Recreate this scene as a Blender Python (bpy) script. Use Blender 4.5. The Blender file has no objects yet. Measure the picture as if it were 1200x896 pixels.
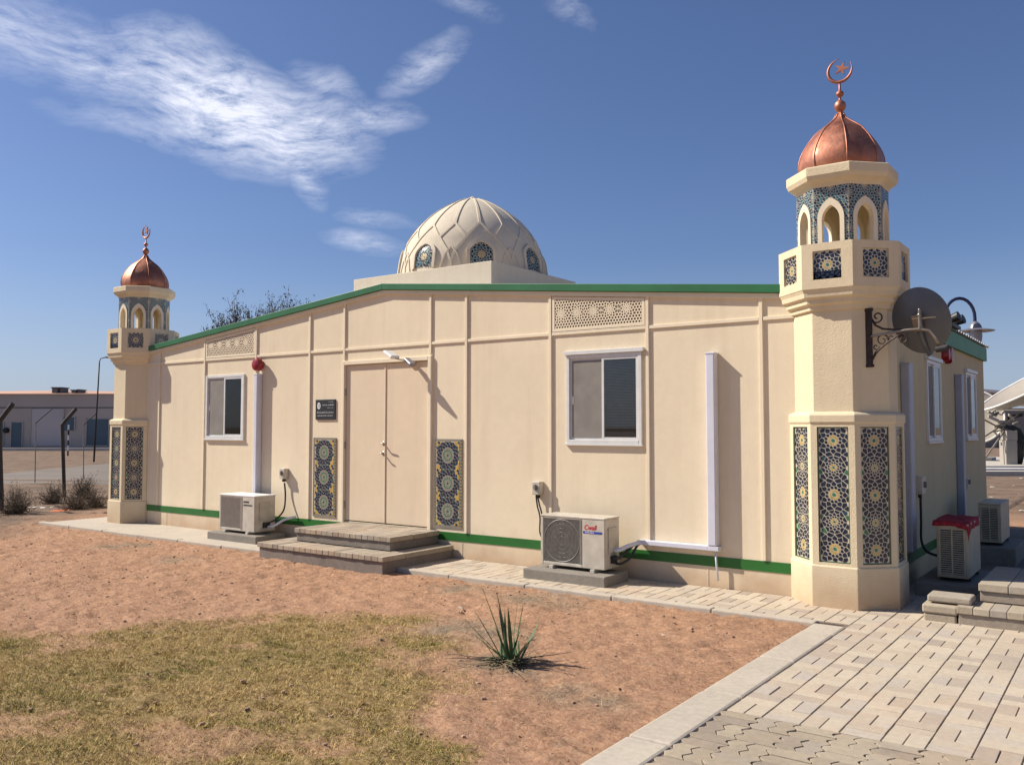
import bpy, math, random
import numpy as np
from mathutils import Vector, noise as mnoise
random.seed(7); R=math.radians
sc=bpy.context.scene; col=sc.collection
D=8.29; XR=-1.95; XL=-14.15; XM=-8.05; YB=15.3
def roofz(x): return 3.49-.0985*abs(x-XM)
# ---------------------------------------------------------------- camera
F_=1018.; pitch=math.atan(52/F_); yaw=math.atan(735/(F_/math.cos(pitch))); H=1.6
cam=bpy.data.cameras.new('camera'); co=bpy.data.objects.new('camera',cam); col.objects.link(co)
cam.sensor_width=36; cam.lens=36*F_/1200; cam.clip_end=3000; cam.clip_start=.05
co.location=(0,0,H); co.rotation_euler=(math.pi/2+pitch,0,yaw); sc.camera=co
def ray(x,y):
    a=x-600;b=448-y
    fw=math.cos(pitch)*F_-math.sin(pitch)*b; up=math.sin(pitch)*F_+math.cos(pitch)*b
    return Vector((a*math.cos(yaw)-fw*math.sin(yaw), a*math.sin(yaw)+fw*math.cos(yaw), up))
def at(x,y,dist):            # a point seen in that direction, dist metres ahead
    r=ray(x,y); g=-r.x*math.sin(yaw)+r.y*math.cos(yaw)
    return Vector((0,0,H))+r*(dist/g)
# ---------------------------------------------------------------- materials
MATS={}
def nt(name):
    m=bpy.data.materials.new(name); m.use_nodes=True; MATS[name]=m
    t=m.node_tree; b=t.nodes['Principled BSDF']; return m,t,b
def N(t,typ,ins=None,**kw):
    n=t.nodes.new(typ)
    for k,v in kw.items(): setattr(n,k,v)
    if ins:
        for k,v in ins.items():
            s=n.inputs[k]
            if isinstance(v,bpy.types.NodeSocket): t.links.new(v,s)
            else: s.default_value=v
    return n
def rgb(c): return (c[0],c[1],c[2],1)
def ramp(t,fac,stops):
    n=t.nodes.new('ShaderNodeValToRGB'); t.links.new(fac,n.inputs[0]); e=n.color_ramp.elements
    while len(e)<len(stops): e.new(.5)
    for i,(p,c) in enumerate(stops): e[i].position=p; e[i].color=rgb(c)
    return n.outputs[0]
def mix(t,f,a,b,mode='MIX'):
    n=t.nodes.new('ShaderNodeMix'); n.data_type='RGBA'; n.blend_type=mode
    for s,v in ((n.inputs[0],f),(n.inputs[6],a),(n.inputs[7],b)):
        if isinstance(v,bpy.types.NodeSocket): t.links.new(v,s)
        elif isinstance(v,(int,float)): s.default_value=v
        else: s.default_value=rgb(v)
    return n.outputs[2]
def coord(t,scale=(1,1,1)):
    g=N(t,'ShaderNodeNewGeometry'); m=N(t,'ShaderNodeMapping',{'Vector':g.outputs['Position'],'Scale':scale}); return m.outputs[0]
def noise(t,v,scale,detail=4,rough=.55,dist=0):
    return N(t,'ShaderNodeTexNoise',{'Vector':v,'Scale':scale,'Detail':detail,'Roughness':rough,'Distortion':dist}).outputs[0]
def bump(t,b,h,strength,dist=.01,prev=None):
    n=N(t,'ShaderNodeBump',{'Height':h,'Strength':strength,'Distance':dist})
    if prev: t.links.new(prev,n.inputs['Normal'])
    t.links.new(n.outputs[0],b.inputs['Normal']); return n.outputs[0]
def simple(name,c,rough=.5,metal=0,var=.12,scale=8,bumps=0,bscale=60):
    m,t,b=nt(name); v=coord(t); f=noise(t,v,scale,5)
    lo=tuple(x*(1-var) for x in c); hi=tuple(min(1,x*(1+var)) for x in c)
    cc=ramp(t,f,[(.3,lo),(.7,hi)]); t.links.new(cc,b.inputs['Base Color'])
    b.inputs['Roughness'].default_value=rough; b.inputs['Metallic'].default_value=metal
    if bumps: bump(t,b,noise(t,v,bscale,4),bumps,.01)
    return m
def stucco(name,c,grain=.35,dirt=.25,streak=True):
    m,t,b=nt(name); v=coord(t)
    big=noise(t,v,.9,4,.6,.6); mid=noise(t,v,7,3,.6)
    base=ramp(t,big,[(.3,tuple(x*.93 for x in c)),(.7,tuple(min(1,x*1.04) for x in c))])
    base=mix(t,.25,base,ramp(t,mid,[(.35,tuple(x*.86 for x in c)),(.65,c)]))
    if streak:
        vs=coord(t,(5,5,.35)); s=noise(t,vs,1.6,5,.6); s=ramp(t,s,[(.50,(0,0,0)),(.76,(1,1,1))])
        s2=N(t,'ShaderNodeMath',{0:s,1:dirt*.6},operation='MULTIPLY').outputs[0]
        base=mix(t,s2,base,(c[0]*.72,c[1]*.66,c[2]*.6))
    # splash of sand-coloured dust low down
    g=N(t,'ShaderNodeNewGeometry'); sx=N(t,'ShaderNodeSeparateXYZ',{0:g.outputs['Position']})
    nz=N(t,'ShaderNodeMath',{0:noise(t,v,3.5,4),1:.5},operation='MULTIPLY').outputs[0]
    zz=N(t,'ShaderNodeMath',{0:sx.outputs[2],1:nz},operation='SUBTRACT').outputs[0]
    mr=N(t,'ShaderNodeMapRange',{'Value':zz,'From Min':-.25,'From Max':.12,'To Min':dirt*1.6,'To Max':0}).outputs[0]
    base=mix(t,mr,base,(.42,.26,.15))
    t.links.new(base,b.inputs['Base Color']); b.inputs['Roughness'].default_value=.85
    b.inputs['Specular IOR Level'].default_value=.25
    hh=N(t,'ShaderNodeMath',{0:noise(t,v,110,2,.7),1:2.0,2:noise(t,v,14,2,.6)},operation='MULTIPLY_ADD').outputs[0]
    bump(t,b,hh,grain,.005)
    return m
CREAM=(.78,.66,.475)
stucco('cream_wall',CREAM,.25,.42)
stucco('cream_trim',(.80,.69,.51),.15,.3)
stucco('minaret_plaster',(.72,.60,.405),.5,.4)
stucco('dome_plaster',(.66,.575,.44),.3,.45)
stucco('door_paint',(.73,.59,.42),.05,.35)
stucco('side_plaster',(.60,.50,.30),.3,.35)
simple('green_paint',(.018,.13,.018),.45,0,.15,3)
simple('green_fascia',(.018,.13,.04),.45,0,.15,3)
simple('green_side',(.06,.24,.10),.55,0,.15,3)
simple('roof_sheet',(.6,.6,.58),.5,.2,.2,4)
simple('white_plastic',(.62,.62,.68),.4,0,.06,5)
simple('white_plastic_shade',(.36,.38,.45),.45,0,.08,5)  # white trunking with the side wall's shade put into its colour
simple('alu_white',(.66,.65,.62),.35,0,.06,10)
simple('ac_paint',(.52,.47,.385),.4,0,.14,9)
simple('ac_shade_warm',(.50,.42,.28),.5,0,.14,9)  # warmer copy of ac_paint, warm shade tone painted in for the side units
simple('ac_side',(.45,.41,.33),.45,0,.14,9)
simple('ac_grille',(.20,.18,.155),.5,0,.2,20)
simple('ac_dusty',(.235,.20,.165),.55,0,.12,12)
simple('ac_dark',(.04,.038,.035),.6,0,.3,20)
simple('black',(.012,.012,.012),.5,0,.3,20)
simple('black_rubber',(.02,.02,.02),.55,0,.3,20)
simple('red_plastic',(.28,.012,.02),.3,0,.15,8)
simple('red_cloth',(.33,.02,.03),.9,0,.4,25,.4,60)
simple('logo_red',(.5,.02,.03),.4)
simple('logo_blue',(.03,.05,.32),.4)
simple('lettering',(.75,.75,.72),.5)
simple('hinge_metal',(.35,.30,.24),.4,.6)
simple('steel',(.45,.44,.42),.4,.8)
simple('galvanised',(.27,.23,.19),.38,.85,.2,15)
simple('rust_iron',(.045,.028,.022),.55,.5,.4,25,.3,60)
simple('dish_grey',(.115,.12,.125),.45,.2,.12,5)
simple('dark_blue_paint',(.012,.018,.06),.4,.2)
simple('lamp_grey',(.22,.21,.23),.4,.3)
simple('dark_post',(.028,.024,.024),.7,0,.3,10)
simple('pale_post',(.26,.23,.20),.8,0,.2,6)
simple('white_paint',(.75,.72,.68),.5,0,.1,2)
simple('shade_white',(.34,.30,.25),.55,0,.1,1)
simple('warehouse_wall',(.46,.41,.36),.85,0,.1,.15)
simple('warehouse_door',(.50,.465,.45),.7,0,.06,.3)
simple('warehouse_teal',(.07,.12,.15),.5,0,.1,.5)
simple('warehouse_roof',(.52,.30,.20),.9,0,.1,.2)
simple('duct_unit',(.12,.11,.11),.6)
simple('leaf_green',(.07,.12,.04),.5,0,.4,20)
simple('dry_stalk',(.22,.16,.09),.8,0,.4,20)
simple('shrub_twig',(.11,.085,.06),.9,0,.45,6)
simple('bark',(.09,.065,.05),.9,0,.4,20,.4,40)
simple('acacia_leaf',(.07,.075,.04),.8,0,.4,2)
simple('litter',(.62,.58,.54),.8,0,.2,6)
simple('orange_litter',(.5,.12,.04),.8)
simple('tile_white',(.55,.50,.38),.35,0,.12,60)
simple('tile_navy',(.016,.022,.044),.22,0,.5,45)
simple('tile_blue',(.022,.055,.075),.22,0,.5,45)
simple('tile_yellow',(.52,.33,.06),.3,0,.3,45)
simple('tile_green',(.04,.16,.08),.25,0,.35,45)
simple('tile_border',(.03,.085,.035),.3,0,.35,45)
simple('tile_grey',(.23,.20,.16),.5,0,.3,90)
simple('tile_teal',(.05,.15,.17),.25,0,.4,45)
simple('inside_dark',(.03,.028,.026),.8)
simple('interior_wall',(.3,.28,.24),.9)
simple('blind',(.62,.58,.50),.6,0,.1,10)
simple('insect_screen',(.22,.20,.175),.8,0,.12,6)
TILE=['tile_white','tile_navy','tile_yellow','tile_green','tile_border','tile_blue','tile_grey','tile_teal']
# copper
m,t,b=nt('copper'); v=coord(t); f=noise(t,v,5,5,.6,.5)
t.links.new(ramp(t,f,[(.25,(.26,.10,.065)),(.5,(.42,.175,.11)),(.75,(.53,.26,.17))]),b.inputs['Base Color'])
b.inputs['Metallic'].default_value=.85
t.links.new(ramp(t,noise(t,v,9,5),[(.3,(.45,)*3),(.7,(.65,)*3)]),b.inputs['Roughness']); bump(t,b,noise(t,v,4.5,3),.5,.02)
# glass
m,t,b=nt('glass'); out=t.nodes['Material Output']
tr=N(t,'ShaderNodeBsdfTransparent',{'Color':(.9,.9,.88,1)}); gl=N(t,'ShaderNodeBsdfGlossy',{'Color':(1,1,1,1),'Roughness':.03})
fr=N(t,'ShaderNodeFresnel',{'IOR':1.5}); mx=N(t,'ShaderNodeMixShader',{0:fr.outputs[0],1:tr.outputs[0],2:gl.outputs[0]}); t.links.new(mx.outputs[0],out.inputs[0])
# concrete, pavers
def concrete(name,c,rnd=False,stain=.35,bs=.4):
    m,t,b=nt(name); v=coord(t)
    a=noise(t,v,2.2,6,.65,.4); bb=noise(t,v,26,5,.65)
    base=ramp(t,a,[(.28,tuple(x*(1-stain) for x in c)),(.62,c)])
    base=mix(t,.35,base,ramp(t,bb,[(.3,tuple(x*.62 for x in c)),(.7,tuple(min(1,x*1.12) for x in c))]))
    if rnd:
        at_=N(t,'ShaderNodeAttribute',attribute_name='rnd')
        base=mix(t,1.0,base,ramp(t,at_.outputs['Fac'],[(0,(.72,.69,.70)),(.25,(.90,.86,.82)),(.7,(1.0,.98,.94)),(1,(.84,.84,.88))]),'MULTIPLY')
        sandy=ramp(t,noise(t,v,1.1,5,.7,.8),[(.52,(0,0,0)),(.72,(.45,.45,.45))])
        base=mix(t,sandy,base,(.50,.33,.21))
    t.links.new(base,b.inputs['Base Color']); b.inputs['Roughness'].default_value=.9; b.inputs['Specular IOR Level'].default_value=.25
    p=bump(t,b,noise(t,v,180,3,.7),bs,.003); bump(t,b,bb,bs*.6,.006,p); return m
concrete('paver',(.55,.475,.375),True,.14)
concrete('paver_old',(.44,.375,.285),True,.26,.6)
concrete('kerb_concrete',(.50,.435,.35),False,.2)
concrete('pad_concrete',(.27,.24,.20),False,.35,.6)
concrete('step_concrete',(.25,.21,.175),False,.4,.9)
concrete('step_paver',(.45,.385,.30),True,.38,.9)
concrete('step_light',(.46,.40,.31),True,.25,.8)
concrete('far_concrete',(.5,.46,.40),False,.2,.1)
simple('joint_sand',(.17,.13,.10),.95,0,.4,30)
# asphalt
m,t,b=nt('asphalt'); v=coord(t)
t.links.new(ramp(t,noise(t,v,.5,6,.6),[(.3,(.135,.11,.085)),(.7,(.20,.165,.13))]),b.inputs['Base Color']); b.inputs['Roughness'].default_value=.9
# ground : sand with grass patch soil
m,t,b=nt('sand'); v=coord(t)
a=noise(t,v,1.3,6,.65,.6); f=noise(t,v,32,6,.7); f2=noise(t,coord(t,(1,2.2,1)),9,6,.7,.8)
base=ramp(t,a,[(.25,(.31,.17,.10)),(.5,(.42,.235,.142)),(.75,(.51,.305,.19))])
base=mix(t,.55,base,ramp(t,f,[(.30,(.13,.07,.042)),(.5,(.41,.235,.142)),(.70,(.64,.43,.285))]))
gr=ramp(t,f2,[(.5,(0,0,0)),(.75,(.5,.5,.5))]); base=mix(t,gr,base,(.30,.215,.145))
ga=N(t,'ShaderNodeAttribute',attribute_name='grass')
soil=ramp(t,f,[(.3,(.13,.085,.035)),(.5,(.29,.20,.085)),(.7,(.50,.36,.19))])
base=mix(t,ga.outputs['Fac'],base,soil)
da=N(t,'ShaderNodeAttribute',attribute_name='drygrey')
base=mix(t,da.outputs['Fac'],base,ramp(t,f,[(.3,(.12,.10,.07)),(.7,(.34,.28,.20))]))
dd=N(t,'ShaderNodeAttribute',attribute_name='dirt')
base=mix(t,dd.outputs['Fac'],base,ramp(t,a,[(.3,(.13,.092,.066)),(.7,(.27,.19,.135))]))
t.links.new(base,b.inputs['Base Color']); b.inputs['Roughness'].default_value=.95; b.inputs['Specular IOR Level'].default_value=.1
p=bump(t,b,noise(t,v,55,5,.75),.9,.012); bump(t,b,f2,.7,.03,p)
# grass blades
def blade(name,c1,c2):
    m,t,b=nt(name); at_=N(t,'ShaderNodeAttribute',attribute_name='rnd')
    t.links.new(ramp(t,at_.outputs['Fac'],[(0,c1),(1,c2)]),b.inputs['Base Color']); b.inputs['Roughness'].default_value=.8
blade('grass_dry',(.38,.25,.07),(.74,.54,.22)); blade('grass_olive',(.12,.125,.015),(.45,.37,.08))
blade('debris',(.07,.045,.025),(.26,.17,.10))
simple('pebble',(.34,.22,.15),.9,0,.5,9)
simple('straw',(.50,.36,.20),.9,0,.4,9)
# ---------------------------------------------------------------- mesh builder
ORG={}
class MB:
    def __init__(s,T=None): s.v=[];s.f=[];s.m=[];s.r=[];s.T=T;s.cr=0.
    def add(s,vs,fs,mat=0,smooth=None):
        o=len(s.v)
        if s.T: vs=[s.T(*p) for p in vs]
        s.v+= [tuple(p) for p in vs]
        for f in fs: s.f.append([o+i for i in f]); s.m.append(mat); s.r.append(s.cr)
    def box(s,x0,x1,y0,y1,z0,z1,mat=0):
        s.add([(x,y,z) for z in (z0,z1) for y in (y0,y1) for x in (x0,x1)],[(0,2,3,1),(4,5,7,6),(0,1,5,4),(2,6,7,3),(0,4,6,2),(1,3,7,5)],mat)
    def obox(s,c,ax,ay,az,mat=0):
        c=Vector(c);ax,ay,az=map(Vector,(ax,ay,az))
        s.add([c+i*ax+j*ay+k*az for k in (-1,1) for j in (-1,1) for i in (-1,1)],[(0,2,3,1),(4,5,7,6),(0,1,5,4),(2,6,7,3),(0,4,6,2),(1,3,7,5)],mat)
    def poly(s,pts,mat=0): s.add(pts,[list(range(len(pts)))],mat)
    def loft(s,rings,closed=True,cap0=True,cap1=True,mat=0):
        n=len(rings[0]); vs=[p for r in rings for p in r]; fs=[]
        for i in range(len(rings)-1):
            for j in range(n if closed else n-1):
                k=(j+1)%n; fs.append((i*n+j,i*n+k,(i+1)*n+k,(i+1)*n+j))
        if cap0: fs.append(tuple(reversed(range(n))))
        if cap1: fs.append(tuple(range((len(rings)-1)*n,len(rings)*n)))
        s.add(vs,fs,mat)
    def lathe(s,prof,c,n=8,ph=math.pi/8,mat=0,apo=True,cap0=True,cap1=True):
        k=1/math.cos(math.pi/n) if apo else 1
        s.loft([[(c[0]+r*k*math.cos(ph+2*math.pi*i/n),c[1]+r*k*math.sin(ph+2*math.pi*i/n),z) for i in range(n)] for r,z in prof],True,cap0,cap1,mat)
    def tube(s,pts,r,n=8,mat=0,cap=True):
        pts=[Vector(p) for p in pts]; rs=r if isinstance(r,(list,tuple)) else [r]*len(pts)
        rings=[];up=None
        for i,p in enumerate(pts):
            d=(pts[min(i+1,len(pts)-1)]-pts[max(i-1,0)])
            d=d.normalized() if d.length>1e-9 else Vector((0,0,1))
            if up is None: up=d.orthogonal().normalized()
            up=(up-d*up.dot(d)); up=up.normalized() if up.length>1e-6 else d.orthogonal().normalized()
            w=d.cross(up)
            rings.append([tuple(p+rs[i]*(up*math.cos(2*math.pi*j/n)+w*math.sin(2*math.pi*j/n))) for j in range(n)])
        s.loft(rings,True,cap,cap,mat)
    def sphere(s,c,r,n=16,m_=10,sc_=(1,1,1),mat=0):
        rings=[]
        for i in range(1,m_):
            a=-math.pi/2+math.pi*i/m_
            rings.append([(c[0]+sc_[0]*r*math.cos(a)*math.cos(2*math.pi*j/n),c[1]+sc_[1]*r*math.cos(a)*math.sin(2*math.pi*j/n),c[2]+sc_[2]*r*math.sin(a)) for j in range(n)])
        s.loft(rings,True,True,True,mat)
    def extr(s,poly,y0,y1,mat=0):      # polygon (u,z) extruded along local y
        n=len(poly)
        s.add([(u,y0,z) for u,z in poly]+[(u,y1,z) for u,z in poly],[tuple(range(n)),tuple(reversed(range(n,2*n)))]+[(i,i+n,(i+1)%n+n,(i+1)%n) for i in range(n)],mat)
    def build(s,name,mats,parent=None,smooth=False,bevel=0,loc=None,recalc=True,rnd=False):
        if isinstance(mats,str): mats=[mats]
        o3=ORG[parent.name] if parent else Vector(loc or (0,0,0))
        me=bpy.data.meshes.new(name); me.from_pydata([(p[0]-o3.x,p[1]-o3.y,p[2]-o3.z) for p in s.v],[],s.f)
        for mm in mats: me.materials.append(MATS[mm])
        me.polygons.foreach_set('material_index',s.m)
        if rnd:
            a=me.attributes.new('rnd','FLOAT','FACE'); a.data.foreach_set('value',s.r)
        if recalc:
            import bmesh
            bm=bmesh.new(); bm.from_mesh(me); bmesh.ops.recalc_face_normals(bm,faces=bm.faces); bm.to_mesh(me); bm.free()
        me.update()
        ob=bpy.data.objects.new(name,me); col.objects.link(ob)
        if parent: ob.parent=parent; ORG[ob.name]=o3
        else: ob.location=o3; ORG[ob.name]=o3
        if smooth:
            me.polygons.foreach_set('use_smooth',[True]*len(me.polygons))
            if smooth!=1: me.set_sharp_from_angle(angle=R(smooth))
        if bevel:
            bv=ob.modifiers.new('bevel','BEVEL'); bv.width=bevel; bv.segments=2; bv.limit_method='ANGLE'; bv.angle_limit=R(40)
        return ob
def tag(o,label=None,cat=None,group=None,kind=None):
    if label: o['label']=label
    if cat: o['category']=cat
    if group: o['group']=group
    if kind: o['kind']=kind
    return o
def thing(name,loc,label,cat,group=None):
    o=bpy.data.objects.new(name,None); col.objects.link(o); o.location=loc; o.empty_display_size=.1; ORG[o.name]=Vector(loc)
    return tag(o,label,cat,group)
def copy_tree(o,parent=None):
    c=o.copy(); col.objects.link(c)
    if parent: c.parent=parent; c.matrix_parent_inverse=o.matrix_parent_inverse.copy()
    ORG[c.name]=ORG[o.name]
    for ch in list(o.children): copy_tree(ch,c)
    return c
def text_mb(mb,body,u,z,size,y,mat,shear=0,sx=1,bold=0):
    cu=bpy.data.curves.new('lettering','FONT'); cu.body=body; cu.size=size; cu.shear=shear; cu.offset=bold
    ob=bpy.data.objects.new('tmp_lettering',cu); col.objects.link(ob)
    dg=bpy.context.evaluated_depsgraph_get(); me=bpy.data.meshes.new_from_object(ob.evaluated_get(dg))
    mb.add([(u+v.co.x*sx,y,z+v.co.y) for v in me.vertices],[tuple(p.vertices) for p in me.polygons],mat)
    bpy.data.objects.remove(ob); bpy.data.curves.remove(cu); bpy.data.meshes.remove(me)
# frames of reference: u to the right, y into the wall, z up
TF=lambda u,y,z:(u,D+y,z)
TS=lambda u,y,z:(XR-y,u,z)
# ---------------------------------------------------------------- girih pattern from rosettes
def clipp(poly,nx,nz,c):        # keep nx*x+nz*z<=c
    out=[];n=len(poly)
    for i in range(n):
        a=poly[i];b=poly[(i+1)%n];da=nx*a[0]+nz*a[1]-c;db=nx*b[0]+nz*b[1]-c
        if da<=0: out.append(a)
        if (da<0<db) or (db<0<da):
            k=da/(da-db); out.append((a[0]+k*(b[0]-a[0]),a[1]+k*(b[1]-a[1])))
    return out
def cells(pts,rect,gap):
    x0,x1,z0,z1=rect; res=[]
    P=np.array([(p[0],p[1]) for p in pts])
    for i,p in enumerate(pts):
        if not(x0-.001<=p[0]<=x1+.001 and z0-.001<=p[1]<=z1+.001): continue
        poly=[(x0+gap,z0+gap),(x1-gap,z0+gap),(x1-gap,z1-gap),(x0+gap,z1-gap)]
        d=((P-P[i])**2).sum(1); idx=np.argsort(d)[1:26]
        for j in idx:
            q=pts[j];dx,dz=q[0]-p[0],q[1]-p[1];L=math.hypot(dx,dz)
            if L<1e-6: continue
            dx/=L;dz/=L
            poly=clipp(poly,dx,dz,dx*(p[0]+q[0])/2+dz*(p[1]+q[1])/2-gap)
            if len(poly)<3: break
        if len(poly)>=3: res.append((poly,p[2]))
    return res
def rosette(cx,cz,Rr,n=12,ph=0,cols=(3,2,1,1,1)):
    out=[(cx,cz,cols[0])]
    for k,(f,off) in enumerate(((.30,0),(.46,.5),(.73,0),(1.0,.5))):
        for i in range(n):
            a=ph+2*math.pi*(i+off)/n; out.append((cx+f*Rr*math.cos(a),cz+f*Rr*math.sin(a),cols[k+1]))
    return out
def field(ros,rect,s,colf,margin=1.12,n=12,cols=(3,2,1,1,1)):
    x0,x1,z0,z1=rect; pts=[]
    for (cx,cz,rr) in ros: pts+= rosette(cx,cz,rr,n,0,cols)
    mx,mz=(x0+x1)/2,(z0+z1)/2; k=int(max(x1-x0,z1-z0)/s)+3
    for i in range(-k,k+1):
        for j in range(-k,k+1):
            x=mx+(i+.5*(j%2))*s; z=mz+j*s*.87
            if x0-s<x<x1+s and z0-s<z<z1+s and all(math.hypot(x-a,z-b)>r*margin for a,b,r in ros): pts.append((x,z,colf(i,j)))
    # prune near duplicates
    out=[]
    for p in pts:
        if all((p[0]-q[0])**2+(p[1]-q[1])**2>(s*.35)**2 for q in out): out.append(p)
    return out
def tile_field(mb,pts,rect,gap,y=-.0015,back=True,keep=None,thick=0):
    x0,x1,z0,z1=rect
    if back: mb.poly([(x0,0,z0),(x1,0,z0),(x1,0,z1),(x0,0,z1)],0)
    for poly,c in cells(pts,rect,gap):
        cx=sum(p[0] for p in poly)/len(poly);cz=sum(p[1] for p in poly)/len(poly)
        if keep and not keep(cx,cz): continue
        mb.add([(a,y,b) for a,b in poly],[tuple(range(len(poly)))],c)
def arch(w,z0,zs,zt,n=8,A=68):
    L=[(-w/2,z0),(-w/2,zs)]; cA=math.cos(R(A)); sA=math.sin(R(A))
    for i in range(1,n+1):
        a=R(A)*i/n; L.append((-w/2*(math.cos(a)-cA)/(1-cA), zs+(zt-zs)*math.sin(a)/sA))
    return L+[(-x,z) for x,z in reversed(L[:-1])]
# ================================================================= PRAYER BUILDING
B=thing('prayer_building',(XM,D,0),'cream single-storey prayer hall with green stripes and a ribbed central dome','building')
def holes_wall(mb,x0,x1,top,holes,y0,y1,z0=-.1,extra=()):
    xs=sorted(set([x0,x1]+[h[0] for h in holes]+[h[1] for h in holes]+list(extra)))
    for a,b in zip(xs[:-1],xs[1:]):
        hs=sorted([h for h in holes if h[0]<=a+1e-6 and h[1]>=b-1e-6],key=lambda h:h[2])
        z=z0
        for h in hs:
            if h[2]>z: mb.box(a,b,y0,y1,z,h[2])
            z=h[3]
        mb.add([(a,y0,z),(b,y0,z),(b,y1,z),(a,y1,z),(a,y0,top(a)),(b,y0,top(b)),(b,y1,top(b)),(a,y1,top(a))],
               [(0,3,2,1),(4,5,6,7),(0,1,5,4),(1,2,6,5),(2,3,7,6),(3,0,4,7)])
W1=(-11.90,-10.965,1.425,2.395); W2=(-5.205,-4.275,1.425,2.395); DR=(-8.80,-7.24,.33,2.46)
mb=MB(TF); holes_wall(mb,XL,XR,lambda x:roofz(x)-.06,[W1,W2,DR],0,.12,extra=(XM,)); mb.build('front_wall','cream_wall',B)
S1=(10.72,11.55,1.44,2.36); S2=(13.45,14.35,1.44,2.36)
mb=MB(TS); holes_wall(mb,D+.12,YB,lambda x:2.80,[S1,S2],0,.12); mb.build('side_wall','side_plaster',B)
mb=MB(); mb.box(XL,XL+.12,D+.12,YB,-.1,2.80); mb.box(XL+.12,XR-.12,YB-.12,YB,-.1,2.85); mb.build('rear_wall','cream_wall',B)
mb=MB(); mb.box(XL+.12,XR-.12,D+.12,YB-.12,.0,.02); mb.box(XL+.13,XR-.13,11.4,11.44,.02,2.7); mb.build('floor','interior_wall',B)
# trim: battens
bx=[-13.2,-11.96,-10.69,-9.50,-6.66,-5.43,-4.20,-2.97]
mb=MB(TF)
for x in bx: mb.box(x-.018,x+.018,-.021,0.001,.312,roofz(x)-.13)
for x in (-8.80,-7.24): mb.box(x-.017,x+.017,-.020,0.001,2.52,roofz(x)-.13)
segs=[XL]+sorted(bx+[-8.80,-7.24])+[XR]
for a,b in zip(segs[:-1],segs[1:]): mb.box(a+.022,b-.022,-.017,0.001,2.638,2.672)
for x in (-12.93,-9.55,-6.72,-3.55): mb.box(x-.004,x+.004,-.004,.001,-.02,.2)
mb.build('panel_trim','cream_trim',B,bevel=.004)
mb=MB(TF)
for a,b in ((XL,XM),(XM,XR)):
    mb.add([(a,-.034,roofz(a)-.135),(b,-.034,roofz(b)-.135),(b,0.001,roofz(b)-.135),(a,0.001,roofz(a)-.135),(a,-.034,roofz(a)-.086),(b,-.034,roofz(b)-.086),(b,0.001,roofz(b)-.086),(a,0.001,roofz(a)-.086)],[(0,3,2,1),(4,5,6,7),(0,1,5,4),(1,2,6,5),(2,3,7,6),(3,0,4,7)])
mb.build('eaves_strip','cream_trim',B)
mb=MB(TF)
for a,b in ((XL-.1,XM),(XM,XR+.1)):
    mb.add([(a,-.065,roofz(a)-.083),(b,-.065,roofz(b)-.083),(b,.0,roofz(b)-.083),(a,.0,roofz(a)-.083),(a,-.065,roofz(a)),(b,-.065,roofz(b)),(b,.0,roofz(b)),(a,.0,roofz(a))],[(0,3,2,1),(4,5,6,7),(0,1,5,4),(1,2,6,5),(2,3,7,6),(3,0,4,7)])
mb.build('fascia','green_fascia',B,bevel=.004)
mb=MB(TS); mb.box(D+.01,YB+.02,-.05,0.001,2.62,2.82); mb.build('side_fascia','green_side',B)
mb=MB(TF)
for a,b in ((XL,-8.86),(-7.18,-1.93)): mb.box(a,b,-.006,.002,.208,.308)
mb.build('green_stripe','green_paint',B)
mb=MB(TS); mb.box(D-.02,YB,-.006,.002,.208,.308); mb.build('green_stripe','green_paint',B)
# roof
mb=MB(); ny=int((YB+.2-D)/.05); 
for a,b in ((XL-.22,XM),(XM,XR+.07)):
    r0=[];r1=[];r2=[];r3=[]
    for i in range(ny+1):
        y=D+.002+i*.05; dz=.024 if (i%4) in (0,1) else 0
        r0.append((a,y,roofz(a)-.035+dz)); r1.append((b,y,roofz(b)-.035+dz)); r2.append((b,y,roofz(b)-.045+dz)); r3.append((a,y,roofz(a)-.045+dz))
    for P_,Q in ((r0,r1),(r1,r2),(r2,r3),(r3,r0)):
        vs=P_+Q; n=len(P_); mb.add(vs,[(i,i+1,n+i+1,n+i) for i in range(n-1)])
mb.build('roof','roof_sheet',B)
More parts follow.
